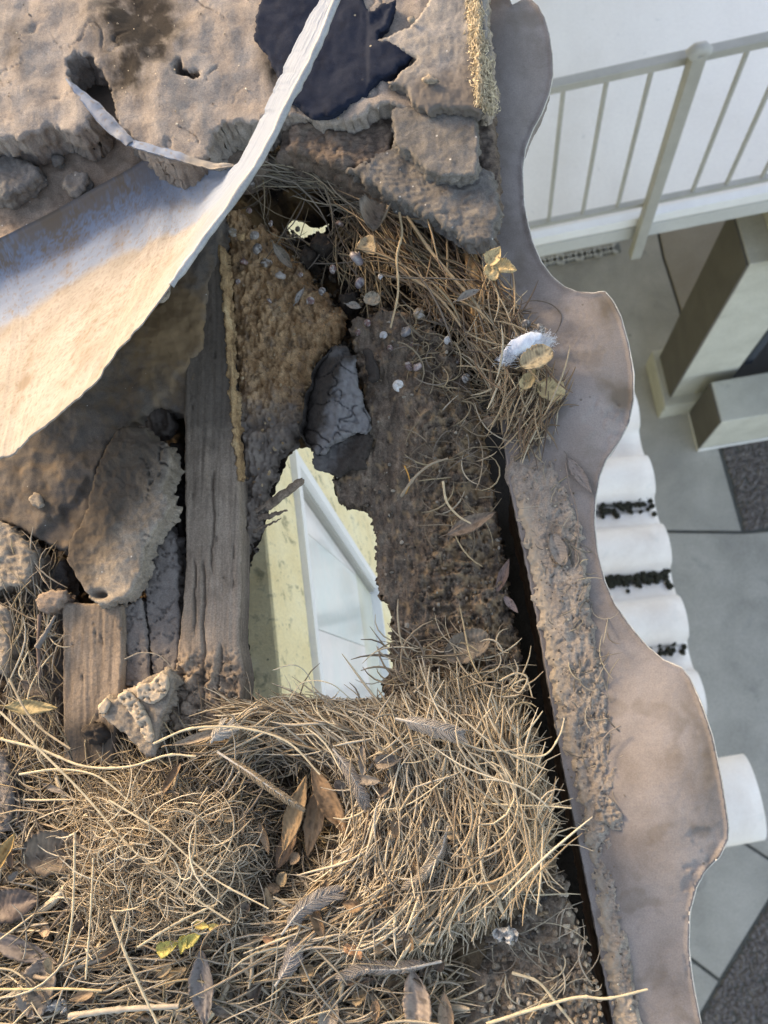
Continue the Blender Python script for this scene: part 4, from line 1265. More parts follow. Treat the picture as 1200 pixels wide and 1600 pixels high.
PKp = [(545, 500), (600, 478), (650, 490), (700, 540), (740, 600), (752, 660), (762, 720), (772, 780), (786, 860), (800, 960), (822, 1060), (832, 1130), (640, 1130), (598, 1090), (598, 1066), (613, 1046), (608, 1000), (614, 956), (590, 926), (585, 880), (588, 832), (570, 788), (524, 784), (520, 750), (536, 738), (560, 724), (577, 690), (573, 640), (562, 590)]
pk = patch('rotted_plank', PKp, .506, .02, M['plank'], plank_h, step=2.0, rag=5, ragl=12, rnd=8, seed=231,
           stain_shade=lambda x, y: np.clip(sm(.25, .75, fbm(x / 14, y / 18, 237, 4) + .55 * sm(600, 740, x + 30 * fbm(x / 60, y / 60, 238, 3)) - .1) * .55 + .0, 0, .7))
tag(pk, 'dark fibrous rotted plank with a ragged edge right of the hole', 'rotted plank')
bb = patch('beam_scrap', [(724, 368), (742, 378), (752, 440), (764, 500), (772, 560), (752, 560), (738, 500), (728, 430)], .497, .05, M['rawwood'], wood_h(241, 5, .001), step=2.2, rag=1.5, rnd=3, seed=241)
tag(bb, 'pale split wood end sticking out from under the felt stack', 'wood scrap')

# ---------------- nest beds
def nest_h(x, y):
    h = .026 * gauss(x, y, 660, 1265, 130, 120, .3) + .016 * gauss(x, y, 560, 1140, 130, 34, .1) + .022 * gauss(x, y, 275, 1320, 90, 70) + .012 * gauss(x, y, 560, 1420, 170, 50)
    h = h - .030 * gauss(x, y, 480, 1265, 50, 70) - .010 * gauss(x, y, 415, 1380, 40, 50)
    h = h + .010 * gauss(x, y, 150, 1500, 150, 60) + .004 * fbm(x / 60, y / 60, 251, 3)
    h = h * .62
    return h * sm(1085, 1125, y + .12 * (x - 400) * (x < 400) * -1 + 0 * x)


ND = .4985
nb_ = thing('nest', 'wide flattened bird nest of pale straw filling the bottom of the picture', 'bird nest', at(450, 1350, .51))
NB = [(-120, 1190), (60, 1190), (190, 1196), (250, 1160), (300, 1146), (380, 1112), (450, 1096), (600, 1096), (660, 1110), (780, 1110), (836, 1140), (862, 1240), (868, 1330), (872, 1380), (830, 1410), (770, 1460), (730, 1560), (715, 1700), (-120, 1700)]
nbed = patch('nest_bed', NB, ND, .04, M['humus'], lambda x, y, s: nest_h(x, y) - .004 + .003 * fbm(x / 14, y / 14, 252, 3), step=4, rag=5, seed=252, parent=nb_)


def dirt_h(x, y, s):
    return .004 * fbm(x / 40, y / 40, 261, 5, .6) + .0025 * worley(x / 22 + .5 * perlin(x / 11, y / 11, 1), y / 22 + .5 * perlin(x / 11, y / 11, 2), 262)[2] * sm(820, 860, x - .12 * (y - 1450)) + .002 * fbm(x / 8, y / 8, 263, 3) + .004 * gauss(x, y, 800, 1560, 50, 60)


dt = patch('loose_dirt', [(700, 1700), (690, 1560), (720, 1480), (770, 1430), (830, 1370), (862, 1340), (884, 1390), (900, 1440), (918, 1500), (932, 1570), (946, 1640), (950, 1700)], .500, .04, M['dirt'], dirt_h, step=2.4, rag=5, ragl=16, rnd=10, seed=261)
tag(dt, 'bank of loose grey dirt in the lower right beside the nest', 'dirt', kind='stuff')

# ------------------------------------------------------------------ straw
PAL = np.array([(.50, .41, .285), (.40, .32, .215), (.31, .235, .155), (.48, .40, .29), (.20, .15, .10), (.34, .255, .16), (.56, .48, .355)])
BRNP = np.array([(.22, .145, .085), (.16, .105, .065), (.33, .24, .145), (.10, .07, .05), (.27, .19, .115)])
DARKP = np.array([(.22, .17, .11), (.30, .23, .14), (.16, .12, .08), (.38, .29, .17), (.20, .16, .12)])
GREYP = np.array([(.36, .31, .24), (.28, .24, .18), (.44, .38, .29), (.50, .42, .29), (.24, .20, .15)])


def straw(name, n, sampler, dirf, length, width, zf, pal, d, parent=None, bend=.5, lift=.012, K=8, squash=.6, tilt=.004, seed=0, wshape=True, label=None, avoid=None):
    r = np.random.default_rng(300 + seed)
    c = sampler(r, n)
    n = len(c)
    th0 = dirf(c[:, 0], c[:, 1], r)
    L_ = r.uniform(*length, n)
    kap = r.normal(0, bend, n)
    s = np.linspace(-.5, .5, K)[None, :]
    ang = th0[:, None] + kap[:, None] * s * 2 +   .14 * np.sin(s * 7 + r.uniform(0, 6, (n, 1))) * r.uniform(0, .8, (n, 1))
    st_ = L_[:, None] / (K - 1)
    PX = np.cumsum(np.cos(ang) * st_, 1); PY = np.cumsum(np.sin(ang) * st_, 1)
    PX += c[:, :1] - PX[:, K // 2:K // 2 + 1]; PY += c[:, 1:] - PY[:, K // 2:K // 2 + 1]
    if avoid is not None:
        kp = sdpoly(PX.ravel(), PY.ravel(), avoid).reshape(PX.shape).max(1) < 0
        kp |= r.uniform(0, 1, n) < .05
        PX, PY, L_, s = PX[kp], PY[kp], L_[kp], s
        n = len(PX)
    P = at(PX, PY, d)
    # bed height, smoothed along the strand, plus a lift of its own
    hz = zf(PX, PY)
    hz = .5 * hz + .5 * hz.mean(1, keepdims=True)
    lay = np.abs(r.normal(0, lift, (n, 1)))
    P[..., 2] += hz + lay + r.normal(0, tilt, (n, 1)) * s * 2 + .0012 * np.sin(s * 5 + r.uniform(0, 6, (n, 1)))
    w_ = r.uniform(*width, n)[:, None] * (1 - .65 * np.abs(s * 2) ** 3)
    V, F = tubes(P, w_, 3, squash)
    col = pal[r.integers(0, len(pal), n)] * r.uniform(.8, 1.1, (n, 1))
    o = mesh_obj(name, V, F, M['straw'], parent, True, {'tint': np.repeat(col, K * 3, 0)})
    o['kind'] = 'stuff'
    if label: tag(o, label, 'straw')
    return o


def in_poly(poly, dens=None):
    P = np.array(poly, float)

    def f(r, n):
        out = []
        tot = 0
        while tot < n:
            q = r.uniform(P.min(0), P.max(0), (n * 2, 2))
            k = sdpoly(q[:, 0], q[:, 1], poly) > 0
            if dens is not None: k &= r.uniform(0, 1, len(q)) < dens(q[:, 0], q[:, 1])
            out.append(q[k]); tot += k.sum()
        return np.concatenate(out)[:n]
    return f


def swirl(cx, cy, jit, add=0):
    return lambda x, y, r: np.arctan2(y - cy, x - cx) + math.pi / 2 + add + r.normal(0, jit, len(x))


def flow(a, jit):
    return lambda x, y, r: a + r.normal(0, jit, len(x))


def no_hollow(x, y):
    return 1 - .96 * np.clip(1.25 * gauss(x, y, 478, 1275, 46, 72) + 1.1 * gauss(x, y, 412, 1385, 34, 40), 0, 1)


def rnd_dir(x, y, r): return r.uniform(0, math.pi, len(x))


RIM = [(360, 900), (640, 900), (640, 1060), (612, 1082), (560, 1090), (500, 1084), (440, 1082), (392, 1096), (360, 1080)]
RIGHTN = [(380, 1112), (480, 1096), (620, 1100), (750, 1120), (806, 1160), (826, 1250), (832, 1320), (790, 1380), (730, 1420), (630, 1470), (480, 1490), (430, 1420), (540, 1330), (560, 1250), (520, 1190), (430, 1190), (360, 1170)]
straw('straw', 4300, in_poly(RIGHTN, no_hollow), swirl(430, 1225, .30, -.12), (60, 190), (.0005, .0010), nest_h, PAL, ND, nb_, .25, .006, seed=1, avoid=RIM)
straw('straw', 2300, in_poly(RIGHTN, no_hollow), swirl(430, 1225, .7), (40, 150), (.0003, .0008), nest_h, GREYP, ND, nb_, .9, .007, seed=2, avoid=RIM)
LEFTN = [(150, 1240), (220, 1230), (330, 1240), (400, 1290), (420, 1350), (400, 1430), (330, 1450), (240, 1430), (140, 1420), (120, 1330)]
straw('straw', 5200, in_poly(LEFTN, no_hollow), rnd_dir, (30, 105), (.00025, .0006), nest_h, PAL, ND, nb_, 1.5, .009, seed=3)
straw('straw', 500, in_poly(LEFTN, no_hollow), rnd_dir, (50, 140), (.0003, .0008), nest_h, PAL, ND, nb_, .6, .009, seed=4)
BOT = [(-60, 1240), (130, 1240), (160, 1420), (330, 1450), (430, 1430), (600, 1480), (690, 1480), (710, 1620), (710, 1680), (-60, 1680)]
straw('straw', 3000, in_poly(BOT), lambda x, y, r: np.where(r.uniform(0, 1, len(x)) < .6, r.normal(-.25, .5, len(x)), r.uniform(0, 3.14, len(x))), (50, 180), (.0004, .0010), nest_h, np.concatenate([GREYP, GREYP * .8, DARKP, PAL[:3]]), ND, nb_, .6, .007, seed=5)
straw('straw', 700, in_poly([(-60, 1180), (190, 1200), (330, 1150), (420, 1180), (400, 1290), (150, 1250), (-60, 1260)]), rnd_dir, (60, 200), (.0004, .0009), nest_h, np.concatenate([GREYP * .8, DARKP, DARKP]), ND, nb_, .8, .006, seed=6)
straw('straw', 260, in_poly([(400, 1160), (520, 1180), (560, 1260), (530, 1340), (430, 1440), (390, 1400), (410, 1280)]), rnd_dir, (30, 110), (.0003, .0007), nest_h, DARKP, ND, nb_, 1.0, .003, seed=7)
straw('straw', 190, in_poly([(760, 1130), (836, 1170), (850, 1290), (846, 1350), (790, 1390), (720, 1300)]), swirl(600, 1300, .5), (80, 180), (.0004, .0008), nest_h, PAL, ND, nb_, .8, .016, seed=8)
straw('straw', 260, in_poly([(390, 1086), (600, 1090), (620, 1120), (390, 1130)]), flow(.25, .5), (50, 150), (.0003, .0007), nest_h, PAL, ND, nb_, .8, .006, seed=9, avoid=RIM)

BLADE = np.array([(.40, .33, .235), (.30, .25, .19), (.48, .40, .28), (.24, .19, .14)])
straw('grass_blades', 120, in_poly(RIGHTN, no_hollow), swirl(430, 1225, .5, -.1), (60, 150), (.0013, .0024), lambda x, y: nest_h(x, y) + .003, BLADE, ND, nb_, .4, .004, seed=31, squash=.12, avoid=RIM)
straw('grass_blades', 170, in_poly(BOT), rnd_dir, (60, 150), (.0014, .0032), lambda x, y: nest_h(x, y) + .003, BLADE, ND, nb_, .4, .005, seed=32, squash=.12)
straw('grass_blades', 60, in_poly(LEFTN, no_hollow), rnd_dir, (40, 110), (.0012, .002), lambda x, y: nest_h(x, y) + .002, BLADE, ND, nb_, .7, .006, seed=33, squash=.12)

zero = lambda x, y: 0 * x
straw('straw', 420, in_poly([(400, 240), (470, 256), (560, 296), (612, 312), (600, 345), (520, 330), (430, 290), (390, 270)]), flow(.42, .22), (70, 190), (.0005, .0009), zero, GREYP * .85, .515, None, .4, .007, seed=10, avoid=[(425, 300), (512, 300), (512, 366), (430, 372)],
      label='dark dry grass tucked under the torn felt stack')
straw('straw', 330, in_poly([(400, 280), (600, 330), (640, 400), (600, 470), (500, 420), (420, 380)]), flow(1.3, .7), (40, 150), (.0004, .0008), zero, DARKP, .522, None, .5, .006, seed=11, avoid=[(425, 300), (512, 300), (512, 366), (430, 372)],
      label='thin dark stalks hanging across the void below the felt stack')
straw('straw', 290, in_poly([(610, 340), (690, 360), (745, 410), (790, 500), (760, 540), (700, 520), (640, 460), (600, 400)]), flow(.85, .33), (60, 190), (.0005, .0011), zero, np.concatenate([DARKP, BRNP]), .512, None, .4, .010, seed=12,
      label='brown straw sloping from the felt stack towards the brown edge')
straw('straw', 500, in_poly([(740, 430), (800, 470), (840, 560), (876, 640), (868, 680), (830, 710), (800, 690), (770, 650), (740, 560)]), lambda x, y, r: np.where(y > 620, r.normal(1.9, .5, len(x)), r.normal(1.0, .6, len(x))), (35, 110), (.0004, .0009), zero, np.concatenate([PAL[:3], BRNP, BRNP[2:3]]), .505, None, .35, .010, seed=13,
      label='golden brown straw clump spilling on to the brown edge by the white fluff')
straw('straw', 60, in_poly([(640, 660), (760, 640), (790, 760), (740, 860), (640, 830)]), lambda x, y, r: r.normal(2.7, .7, len(x)), (25, 100), (.0003, .0007), zero, np.concatenate([DARKP, PAL[2:5]]), .500, None, .7, .005, seed=14,
      label='loose straws scattered across the rotted plank')
straw('straw', 170, in_poly([(600, 1000), (780, 1000), (836, 1110), (790, 1140), (610, 1120)]), lambda x, y, r: r.normal(.1, .8, len(x)), (30, 130), (.0003, .0008), zero, np.concatenate([DARKP, PAL[:4]]), .497, None, .9, .006, seed=15,
      label='loose straws at the foot of the rotted plank above the nest')
straw('straw', 130, in_poly([(640, 470), (770, 560), (760, 650), (640, 600)]), rnd_dir, (20, 90), (.0003, .0008), zero, DARKP, .506, None, .8, .006, seed=16,
      label='short dark stalks among the snail shells on the plank top')
straw('straw', 70, in_poly([(800, 760), (880, 740), (960, 1000), (968, 1300), (930, 1330), (880, 1050)]), rnd_dir, (25, 80), (.0003, .0006), zero, GREYP * .75, .5025, None, .9, .0015, seed=17,
      label='small curled roots caught in the mud along the brown edge')
straw('straw', 45, in_poly([(760, 1400), (880, 1370), (930, 1560), (760, 1600)]), rnd_dir, (30, 120), (.0003, .0007), zero, GREYP, .497, None, .7, .004, seed=18,
      label='few straws lying on the grey dirt bank')
straw('straw', 200, in_poly([(20, 880), (96, 880), (96, 1190), (20, 1190)]), flow(1.4, .5), (30, 130), (.0003, .0008), zero, np.concatenate([DARKP, GREYP]), .500, None, .6, .008, seed=19,
      label='straws stuck in the pocket left of the short rafter')


# crumbs
def crumbs(name, n, sampler, size, zf, d, mat, label, pal, seed, parent=None):
    r = np.random.default_rng(500 + seed)
    c = sampler(r, n)
    P = at(c[:, 0], c[:, 1], d); P[:, 2] += zf(c[:, 0], c[:, 1])
    sz = r.uniform(size[0], size[1], (n, 1, 1)) ** 1.0 * r.uniform(.6, 1.3, (n, 1, 3))
    V = P[:, None, :] + IV[None] * sz * r.uniform(.75, 1.25, (n, len(IV), 1))
    F = (IF[None] + (np.arange(n) * len(IV))[:, None, None]).reshape(-1, 3)
    tint = pal[r.integers(0, len(pal), n)] * r.uniform(.7, 1.2, (n, 1))
    o = mesh_obj(name, V.reshape(-1, 3), F, mat, parent, False, {'tint': np.repeat(tint, len(IV), 0)})
    o['kind'] = 'stuff'
    tag(o, label, 'crumbs')
    return o


CP = np.array([(.10, .075, .05), (.17, .125, .08), (.24, .18, .12), (.05, .04, .03), (.32, .27, .2)])
crumbs('crumbs', 1500, in_poly([(350, 350), (600, 330), (780, 480), (760, 660), (640, 620), (520, 540), (400, 460)]), (.0006, .0026), lambda x, y: void_h(x, y, 0), .540, M['shell'], 'dark crumbs of rotten wood strewn through the void', CP, 1)
crumbs('crumbs', 350, in_poly([(760, 1420), (880, 1370), (930, 1500), (946, 1640), (740, 1640)]), (.0006, .0022), lambda x, y: dirt_h(x, y, 0), .4995, M['shell'], 'grey dirt crumbs on the bank in the lower right', CP * 1.3, 2)
crumbs('crumbs', 300, in_poly(CRUST), (.0003, .0010), zero, .501, M['shell'], 'pale mud crumbs along the brown edge', CP * 1.3, 3)
crumbs('crumbs', 350, in_poly(PKp), (.0004, .0016), lambda x, y: plank_h(x, y, 0), .505, M['shell'], 'wood crumbs scattered on the rotted plank', CP * .9, 4)
crumbs('crumbs', 160, in_poly(RB), (.0004, .0014), lambda x, y: board_h(x, y, 0), .507, M['shell'], 'orange wood crumbs on the crumbling board', np.array([(.3, .19, .09), (.2, .12, .06), (.38, .27, .15)]), 5)
crumbs('crumbs', 200, in_poly(CR), (.0002, .0008), lambda x, y: crust_h(x, y, 0), .462, M['shell'], 'tiny pale crumbs on the mortar crust', CP * 2, 6)
crumbs('crumbs', 700, in_poly([(400, 1290), (520, 1180), (540, 1300), (440, 1440)]), (.0004, .0016), lambda x, y: nest_h(x, y) - .002, ND, M['shell'], 'brown leaf crumbs in the hollow of the nest', CP, 7)


# ------------------------------------------------------------------ leaves
def leaf(label, cx, cy, ln, wd, ang, d, col, curl=.25, fold=.15, shape='lance', z=0, group=None, tiltx=0, tilty=0, name='dry_leaf', cat='leaf', seed=0, stem=True, parent=None):
    ns, nw = 40, 11
    sc_ = d / FPX
    c0 = at(cx, cy, d)
    c0[2] += z
    L_, Wd = ln * sc_, wd * sc_
    V = []; T_ = []
    r = np.random.default_rng(900 + seed)
    for i in range(ns):
        s = i / (ns - 1)
        if shape == 'lance': wv_ = math.sin(math.pi * min(1, s * .97 + .03)) ** .85 * (1 - .25 * s)
        elif shape == 'round': wv_ = (1 - abs(2 * s - 1) ** 2.4) ** .55
        elif shape == 'drop': wv_ = math.sin(math.pi * s ** .62) ** .75
        else: wv_ = math.sin(math.pi * s ** 1.3) ** .6
        wv_ = max(wv_, .02) * (1 + .07 * float(perlin(s * 7, seed * 1.3, 3)) + .09 * float(perlin(s * 19, seed * 2.3, 4)))
        for j in range(nw):
            t = 2 * j / (nw - 1) - 1
            x = (s - .5) * L_; y = t * wv_ * Wd / 2
            zz = curl * Wd * (t * wv_) ** 2 + fold * L_ * ((s - .5) * 2) ** 2 * .5 - .02 * Wd * (abs(t) < .1) + .05 * Wd * float(perlin(s * 4 + seed, t * 2, 5))
            yb = 1 - .35 * max(0, float(perlin(s * 3.2 + seed * 7.1, 2.0 if t > 0 else 5.0, 6)) - .25) * abs(t)
            y *= yb
            zz += x * tiltx + y * tilty + .018 * Wd * math.sin((s * 11 - abs(t) * 1.6) * 6.283) * (abs(t) > .12) + .10 * Wd * float(perlin(s * 2.3 + seed * 3, t * 1.2, 15))
            V.append((x, y, zz)); T_.append(np.array(col) * (1 + .12 * float(perlin(s * 5, t * 3 + seed, 8))) * (1.18 if abs(t) < .1 else 1) * (1 + .10 * math.sin((s * 11 - abs(t) * 1.6) * 6.283)) * (.55 if float(perlin(s * 6 + seed * 5, t * 3, 12)) > .38 else 1) * (1 - .25 * abs(t) ** 4))
    V = np.array(V)
    V2 = V.copy(); V2[:, 2] -= .00035
    m = ns * nw
    F = []
    for i in range(ns - 1):
        for j in range(nw - 1):
            a = i * nw + j
            F.append((a, a + nw, a + nw + 1, a + 1)); F.append((m + a, m + a + 1, m + a + nw + 1, m + a + nw))
    for i in range(ns - 1):
        a = i * nw; F.append((a, m + a, m + a + nw, a + nw)); a += nw - 1; F.append((a, a + nw, m + a + nw, m + a))
    VV = np.concatenate([V, V2])
    a_ = -ang
    rot = np.array([[math.cos(a_), -math.sin(a_), 0], [math.sin(a_), math.cos(a_), 0], [0, 0, 1]])
    VV = VV @ rot.T + c0
    tint = np.array(T_ + T_)
    if stem:
        st_ = tubes(np.array([[c0 + rot @ np.array([-L_ / 2 - k * L_ * .07, .02 * L_ * math.sin(k), V[nw // 2, 2] + .0003]) for k in np.linspace(2.4, -.2, 5)]]), np.full((1, 5), max(.00035, Wd * .018)), 5)
        F = F + [tuple(int(q) + len(VV) for q in f) for f in st_[1]]
        VV = np.concatenate([VV, st_[0]]); tint = np.concatenate([tint, np.tile(np.array(col) * .7, (len(st_[0]), 1))])
    o = mesh_obj(name, VV, F, M['leaf'], parent, True, {'tint': tint})
    if parent is None: tag(o, label, cat, group)
    return o


TAN = (.52, .39, .20); TAN2 = (.46, .35, .20); BRN = (.26, .16, .085); BRN2 = (.21, .135, .08); GRYL = (.30, .25, .195); DKL = (.13, .10, .075)
leaf('tan leaf with upturned tip just below the felt stack by the brown edge', 772, 407, 34, 30, -.9, .478, TAN, .3, .3, 'drop', .004, seed=1, tiltx=.3)
leaf('tan leaf pointing right on the brown edge below the felt stack', 790, 420, 40, 28, .35, .481, TAN, .25, .1, 'drop', .001, seed=2)
leaf('tan rounded leaf half lying on another below the felt stack', 768, 428, 34, 24, 1.2, .479, TAN, .25, .1, 'round', .002, seed=3)
leaf('large pale tan leaf leaning against the white fluff', 838, 563, 58, 44, -.5, .474, TAN2, .2, .1, 'round', .003, seed=4, tilty=-.25)
leaf('small curled tan leaf under the large pale leaf', 826, 596, 40, 24, -1.0, .482, TAN, .5, .3, 'drop', .002, seed=5)
leaf('sunlit tan leaf with a broken tip lying on the brown edge', 861, 611, 46, 40, .5, .490, TAN, .12, .06, 'round', .002, seed=6)
leaf('folded brown leaf blade propped on a thick straw', 733, 466, 44, 16, -.45, .488, GRYL, .6, .1, 'lance', .004, seed=7)
leaf('broad beige leaf beside the purple grey clod in the void', 577, 391, 40, 34, .9, .498, (.46, .34, .2), .3, .1, 'drop', .004, seed=8)
leaf('small round beige leaf lying in the middle of the void', 582, 471, 30, 26, .4, .505, (.36, .29, .2), .2, .05, 'round', .003, seed=9)
leaf('small grey leaf piece left of the round beige leaf', 554, 481, 28, 16, .3, .508, GRYL, .3, .05, 'lance', .003, seed=10)
leaf('crumpled grey brown leaf cup under the felt stack', 592, 346, 54, 52, 2.0, .492, (.24, .19, .14), .9, .35, 'round', .002, seed=11)
leaf('long curved grey leaf beside the snail shells', 446, 408, 64, 22, .95, .514, (.27, .22, .16), .5, .3, 'lance', .003, seed=12)
leaf('grey narrow leaf tip above the charred scrap', 470, 465, 34, 12, -1.1, .512, (.32, .28, .23), .4, .05, 'lance', .003, seed=13)
leaf('pointed brown leaf lying across the rotted plank', 737, 820, 84, 30, -.42, .492, (.22, .155, .105), .35, .08, 'lance', .003, seed=14)
leaf('long greenish tan leaf at the left edge above the nest', 50, 1105, 92, 27, .02, .478, (.33, .25, .12), .15, .06, 'lance', .0, seed=15)
leaf('dark grey leaf behind the greenish tan leaf at the left edge', 56, 1078, 60, 26, .5, .488, DKL, .3, .1, 'lance', .0, seed=16)
leaf('slim brown leaf standing in the hollow of the nest', 466, 1266, 112, 32, -1.28, .492, (.30, .19, .095), .35, .05, 'lance', .006, seed=17)
leaf('brown leaf tail below the slim brown leaf in the nest hollow', 450, 1320, 70, 28, -1.15, .496, (.24, .15, .09), .3, .05, 'lance', .001, seed=18)
leaf('left blade of the paired brown leaves in the nest hollow', 494, 1278, 112, 34, 1.75, .494, BRN, .3, .05, 'lance', .003, seed=19)
leaf('right blade of the paired brown leaves in the nest hollow', 520, 1252, 112, 36, 1.05, .491, BRN, .3, .05, 'lance', .007, seed=20)
leaf('broad dark leaf lit along its lower edge in the left of the nest', 92, 1328, 104, 66, -.12, .484, (.17, .125, .085), .15, .06, 'round', .004, seed=21, tilty=.25)
leaf('dark leaf lying at the left edge under the broad dark leaf', 22, 1412, 100, 60, -.2, .486, (.15, .11, .085), .2, .05, 'lance', .003, seed=22)
leaf('long dark grey leaf sweeping in from the left edge', 40, 1478, 130, 34, .28, .484, (.20, .165, .14), .4, .1, 'lance', .003, seed=23)
leaf('dark grey oval leaf pointing down in the lower nest', 322, 1540, 100, 42, 1.45, .482, (.19, .165, .145), .3, .06, 'lance', .004, seed=24)
leaf('square ended grey leaf in the lower left corner', 66, 1540, 84, 56, 1.9, .484, (.27, .225, .18), .2, .05, 'round', .003, seed=25)
leaf('grey brown oval leaf at the bottom middle of the picture', 654, 1568, 90, 46, 1.4, .484, (.30, .235, .18), .25, .06, 'lance', .004, seed=26)
leaf('brown leaf tip at the bottom edge right of the oval leaf', 698, 1592, 70, 26, 1.5, .486, (.28, .2, .13), .3, .06, 'lance', .003, seed=27)
leaf('grey leaf at the bottom edge left of the oval leaf', 516, 1590, 60, 34, 1.7, .486, (.30, .25, .19), .3, .06, 'lance', .003, seed=28)
leaf('narrow curved leaf at the foot of the long rafter', 318, 1150, 100, 16, -.28, .478, (.33, .25, .17), .5, .15, 'lance', .0, seed=29)
leaf('dusty brown leaf stuck in the foot of the plank', 730, 1010, 76, 46, -.45, .493, (.23, .175, .12), .25, .1, 'round', .0, seed=30)
leaf('brown leaf fold at the seam near the top of the fascia gap', 786, 900, 56, 18, -1.2, .512, (.2, .13, .1), .5, .1, 'lance', .002, seed=31)
leaf('small leaf caught deep in the fascia gap', 798, 945, 34, 14, .9, .514, (.27, .2, .17), .4, .1, 'lance', .002, seed=32)
leaf('dusty grey leaf half buried in the mud on the brown edge', 905, 745, 70, 22, 1.05, .5015, (.20, .165, .14), .1, .05, 'lance', .003, seed=33)
rubble('leaf_scrap', [(948, 1236), (940, 1226), (966, 1188), (980, 1194), (976, 1204), (960, 1232)], .4985, .003, M['mudcrust'], 'mud coated square leaf scrap on the brown edge', 'leaf scrap', 615, .0008, 3, step=1.8)
rubble('mud_lump', [(926, 1246), (940, 1240), (962, 1254), (974, 1274), (976, 1296), (960, 1300), (938, 1284), (926, 1264)], .4965, .006, M['mudcrust'], 'crumpled lump of mud and leaf on the brown edge', 'mud lump', 616, .003, 8, step=1.8)
leaf('mud coated pale leaf higher up on the brown edge', 872, 860, 52, 26, 1.3, .5015, (.24, .20, .16), .2, .1, 'round', .002, seed=36)
leaf('large dark leaf fragment at the left edge below the side mortar', 20, 1250, 80, 40, 1.2, .487, DKL, .3, .1, 'lance', .0, seed=37)
leaf('amber curled leaf at the left edge of the nest', 18, 1330, 70, 26, -1.1, .482, (.36, .23, .09), .6, .2, 'lance', .006, seed=38)
for i, (x, y, a, nm) in enumerate([(550, 1478, .4, 'left'), (562, 1482, 1.2, 'right')]):
    leaf('small orange brown leaflet, %s one of the pair below the nest' % nm, x, y, 20, 13, a, .478, (.38, .21, .11), .2, .05, 'round', .006, seed=40 + i, stem=False)
leaf('tiny orange leaflet beside the grey feather in the nest hollow', 424, 1465, 20, 10, .3, .482, (.36, .2, .11), .2, .05, 'round', .005, seed=42, stem=False)
for i, (x, y, l, w_, a, nm) in enumerate([(264, 1478, 34, 22, -.4, 'largest yellow green leaflet at the left of the sprig'), (288, 1474, 26, 14, 1.7, 'yellow leaflet hanging below the sprig'),
                                         (302, 1466, 30, 18, -.5, 'yellow leaflet in the middle of the sprig'), (318, 1444, 24, 12, .2, 'golden leaflet at the top of the sprig'),
                                         (336, 1446, 16, 10, -.2, 'small golden leaflet at the right of the sprig')]):
    leaf(nm, x, y, l, w_, a, .472, (.46, .38, .10) if i < 3 else (.58, .42, .13), .3, .1, 'drop', .002, seed=50 + i, name='yellow_leaflet', cat='leaflet', stem=False)


# broken leaf bits worked into the nest
q = in_poly([(-20, 1230), (400, 1190), (560, 1160), (760, 1200), (780, 1380), (680, 1560), (-20, 1590)])(np.random.default_rng(77), 95)
LC = np.array([(.20, .13, .075), (.26, .18, .11), (.15, .11, .08), (.24, .195, .15), (.30, .22, .13)])
for i, (x, y) in enumerate(q):
    hz = float(nest_h(np.array([x]), np.array([y]))[0])
    leaf('', x, y, rng.uniform(16, 50), rng.uniform(9, 20), rng.uniform(0, 6.28), ND, tuple(LC[i % 5] * rng.uniform(.75, 1.1)), rng.uniform(.2, .7), rng.uniform(0, .2), ('lance', 'round', 'drop')[i % 3],
         hz + rng.uniform(.009, .017), seed=200 + i, stem=False, name='leaf_fragment', parent=nb_, tiltx=rng.normal(0, .25), tilty=rng.normal(0, .3))


# ------------------------------------------------------------------ twigs and stems
def twig(label, pts, d, r0, r1, col, seed, zs=None, name='stem', cat='stem'):
    P = np.array(pts, float)
    t = np.linspace(0, len(P) - 1, 16 * (len(P) - 1) + 1)
    # smooth by Catmull-Rom
    Pp = np.vstack([2 * P[0] - P[1], P, 2 * P[-1] - P[-2]])
    i = np.clip(t.astype(int), 0, len(P) - 2); f = (t - i)[:, None]
    p0, p1, p2, p3 = Pp[i], Pp[i + 1], Pp[i + 2], Pp[i + 3]
    C = .5 * (2 * p1 + (p2 - p0) * f + (2 * p0 - 5 * p1 + 4 * p2 - p3) * f ** 2 + (3 * p1 - p0 - 3 * p2 + p3) * f ** 3)
    q = at(C[:, 0], C[:, 1], d)
    if zs is not None: q[:, 2] += np.interp(t, np.arange(len(P)), zs)
    u_ = t / t[-1]
    r = .78 * (r0 + (r1 - r0) * u_) * (1 + .15 * fbm(t * 3, t * 0, seed, 2))
    for k in (.27, .55, .8): r = r * (1 + .5 * np.exp(-((u_ - k - .03 * math.sin(seed * k * 9)) / .012) ** 2))
    V, F = tubes(q[None], r[None], 7)
    tint = np.array(col) * (1 + .18 * fbm(V[:, 0] * 200, V[:, 1] * 200, seed, 3))[:, None]
    o = mesh_obj(name, V, F, M['straw'], None, True, {'tint': tint})
    tag(o, label, cat)
    return o


